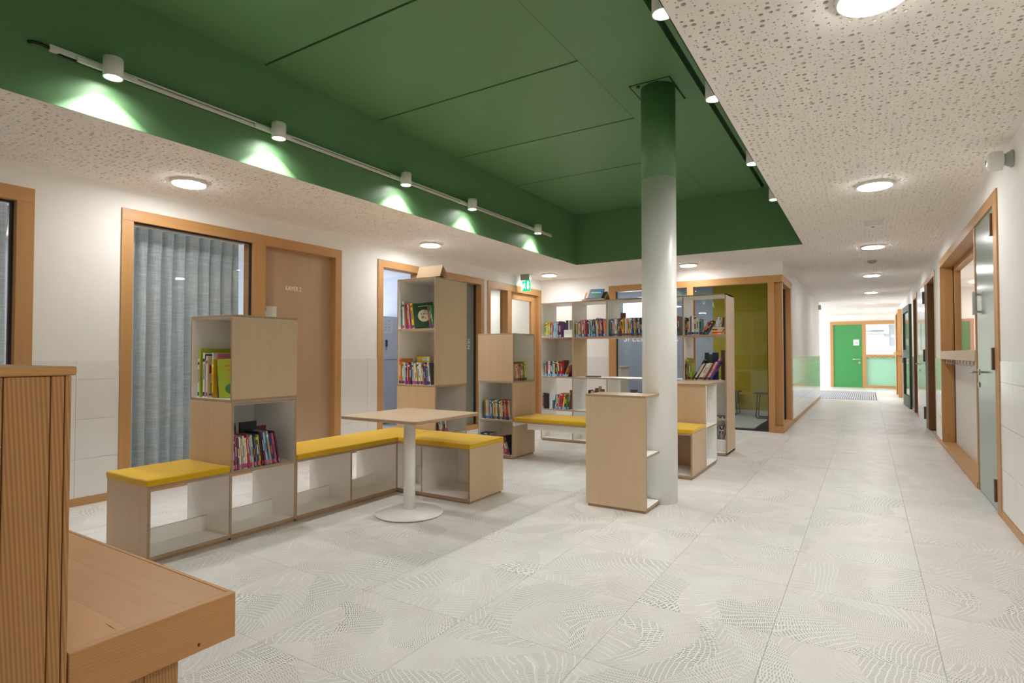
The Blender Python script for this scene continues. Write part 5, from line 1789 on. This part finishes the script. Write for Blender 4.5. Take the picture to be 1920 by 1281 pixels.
G = 'books in the second row of the bookcase'
cs = ['grey green', 'purple', 'dark grey', 'white', 'light blue', 'dark red', 'dark green', 'aqua', 'cream', 'maroon', 'black', 'yellow', 'navy', 'red', 'red', 'dark red']
shelf((bx(0) + .035, BY0, ZL[2]), (1, 0, 0), "in bookcase's second row, left bay", G, [(c, .0165 if i < 12 else .023, .20 + .006 * (i % 4) + (.01 if i > 11 else 0), 0) for i, c in enumerate(cs)] + [('olive', .018, .165, -22), ('brown', .016, .175, -24), ('maroon', .014, .17, -26)], 39, ('light blue', 'blue'), .16)
# fifth bay, second row: long books leaning to the right over the counter
G = 'books leaning over the side counter'
shelf((bx(4) + .012, BY0, ZL[2]), (1, 0, 0), 'in the leaning row over the counter', G, [('navy', .014, .19, 0), ('olive', .022, .265, 0), ('olive', .018, .26, 0), ('lime', .014, .20, 0), ('black', .016, .275, -31), ('white', .011, .225, -31), ('light grey', .010, .22, -31), ('dark green', .012, .225, -31), ('white', .011, .225, -30), ('cream', .012, .23, -30), ('white', .011, .225, -30),
                                                                            ('beige', .012, .225, -30), ('light grey', .010, .22, -29), ('dark grey', .010, .215, -29), ('red', .014, .24, -29), ('cream', .010, .245, -28), ('lilac', .014, .285, -28), ('purple', .013, .26, -28)], 40, ('dark red', 'black'), .16)
shelf((bx(4) + .20, BY0 + .18, ZL[2]), (1, 0, 0), 'behind the leaning row over the counter', G, [('dark green', .05, .33, 0, {'nost': 1, 'band': False}), ('dark grey', .04, .31, 0, {'nost': 1, 'band': False}), ('navy', .07, .33, 0, {'nost': 1, 'band': False}), ('brown', .05, .36, 0, {'nost': 1, 'band': False, 'gap': .03})], 41, None, .12)
lp = MB().box((-3.245, -3.065), (7.08, 7.20), (ZL[2] + .0006, ZL[2] + .018), plain((0.06, 0.06, 0.065), 0.4))
lp.build('flat_folder', origin=(-3.15, 7.1, ZL[2]), bevel=.003, label='flat dark folder lying on the open middle shelf of the bookcase', cat='folder')

G = 'books in the third row of the bookcase'
shelf((bx(0) + .004, BY0 - .0, ZL[1]), (1, 0, 0), "in bookcase's third row, left bay", G, [('red', .014, .215, 0, {'d': .10}), ('black', .085, .215, 0, {'d': .018, 'ins': .01, 'band': False, 'label': 'upright black picture book facing outward at the bookcase left end',
                                                                                                                              'art': None} if False else {'d': .018, 'ins': .01, 'band': False, 'nost': 1, 'label': 'upright black picture book facing outward at the bookcase left end'}),
                                                                      ('grey blue', .016, .12, 0, {'gap': .05}), ('teal', .020, .20, -9), ('cream', .014, .195, -9), ('dark grey', .022, .205, -9), ('pink', .018, .21, -9), ('red', .030, .22, -9), ('red', .028, .22, -9), ('yellow', .020, .21, -9), ('dark green', .026, .205, -9), ('green', .020, .215, -9), ('brown', .018, .27, -9)], 42, ('blue', 'light blue'), .16)
shelf((bx(1) + .18, BY0, ZL[1]), (1, 0, 0), "in bookcase's third row, second bay", G, [('black', .016, .28, -6), ('brown', .016, .27, -8), ('beige', .018, .27, -8), ('brown', .05, .305, 0, {'ins': .1, 'nost': 1}), ('grey', .04, .33, 0, {'ins': .1, 'nost': 1}), ('brown', .06, .295, 0, {'ins': .06, 'nost': 1})], 43, None, .14)
shelf((bx(2) + .27, BY0, ZL[1]), (1, 0, 0), "in bookcase's third row, third bay", G, [('dark grey', .09, .30, 0, {'ins': .1, 'nost': 1}), ('green', .03, .27, 0), ('lime', .016, .26, 0), ('black', .016, .27, 0)], 44, None, .14)
G = "books in bookcase's bottom right bay"
shelf((bx(4) + .30, BY0 + .215, .04), (1, 0, 0), "in bookcase's bottom right bay", G, [('white', .014, .27, -2), ('dark grey', .014, .275, -2), ('light grey', .014, .28, -3), ('black', .016, .275, -4), ('white', .014, .285, -4), ('dark grey', .016, .28, -4), ('light grey', .014, .28, -4), ('black', .016, .28, -4), ('grey', .014, .28, -4)], 45, None, .16, inset=.005)
lying((bx(4) + .27, BY0 + .02, ZL[1]), (1, 0, 0), "in bookcase's low right bay", G, [('dark grey', .022, .18)], 46)

# book stand on the bookcase
st = thing('book_stand', 'small wooden book stand on top of the bookcase', 'stand', (-3.1, 7.05, ZL[4]))
MB().prism([(7.01, ZL[4]), (7.02, ZL[4]), (7.11, ZL[4] + .115), (7.105, ZL[4] + .12)], 0, -3.245, -2.93, wood('stand_oak', 0, (0.34, 0.22, 0.10), (0.26, 0.16, 0.07))).build('front_board', st)
MB().prism([(7.105, ZL[4] + .12), (7.11, ZL[4] + .115), (7.20, ZL[4]), (7.21, ZL[4])], 0, -3.245, -2.93, OAKX).build('rear_board', st)
MB().box((-3.245, -2.93), (6.962, 6.978), (ZL[4] + .0004, ZL[4] + .018), OAKX).build('lip', st)
ob = MB().box((-.115, .115), (-.010, .006), (0, .165), bookmat('grey blue')).build('book', None)
ob.matrix_world = Matrix.Translation((-3.09, 7.000, ZL[4] + .022)) @ Matrix.Rotation(math.radians(-36), 4, 'X') @ Matrix.Rotation(math.radians(3), 4, 'Y')
ob.data.materials[0] = plain((0.05, 0.13, 0.22), 0.45)
props(ob, 'blue green picture book displayed on the wooden stand above the bookcase', 'book', None)
for (a, b, c, d, col) in ((-.115, -.085, 0, .165, 'peach'), (-.06, .08, .09, .11, 'mint'), (-.03, .10, .03, .055, 'green'), (-.05, .02, .055, .075, 'teal'), (.03, .11, .12, .15, 'blue')):
    q = bpy.data.objects.new('cover_print', MB().box((a, b), (-.0106, -.0099), (c, d), bookmat(col)).mesh('cover_print'))
    q.parent = ob
    C.objects.link(q)
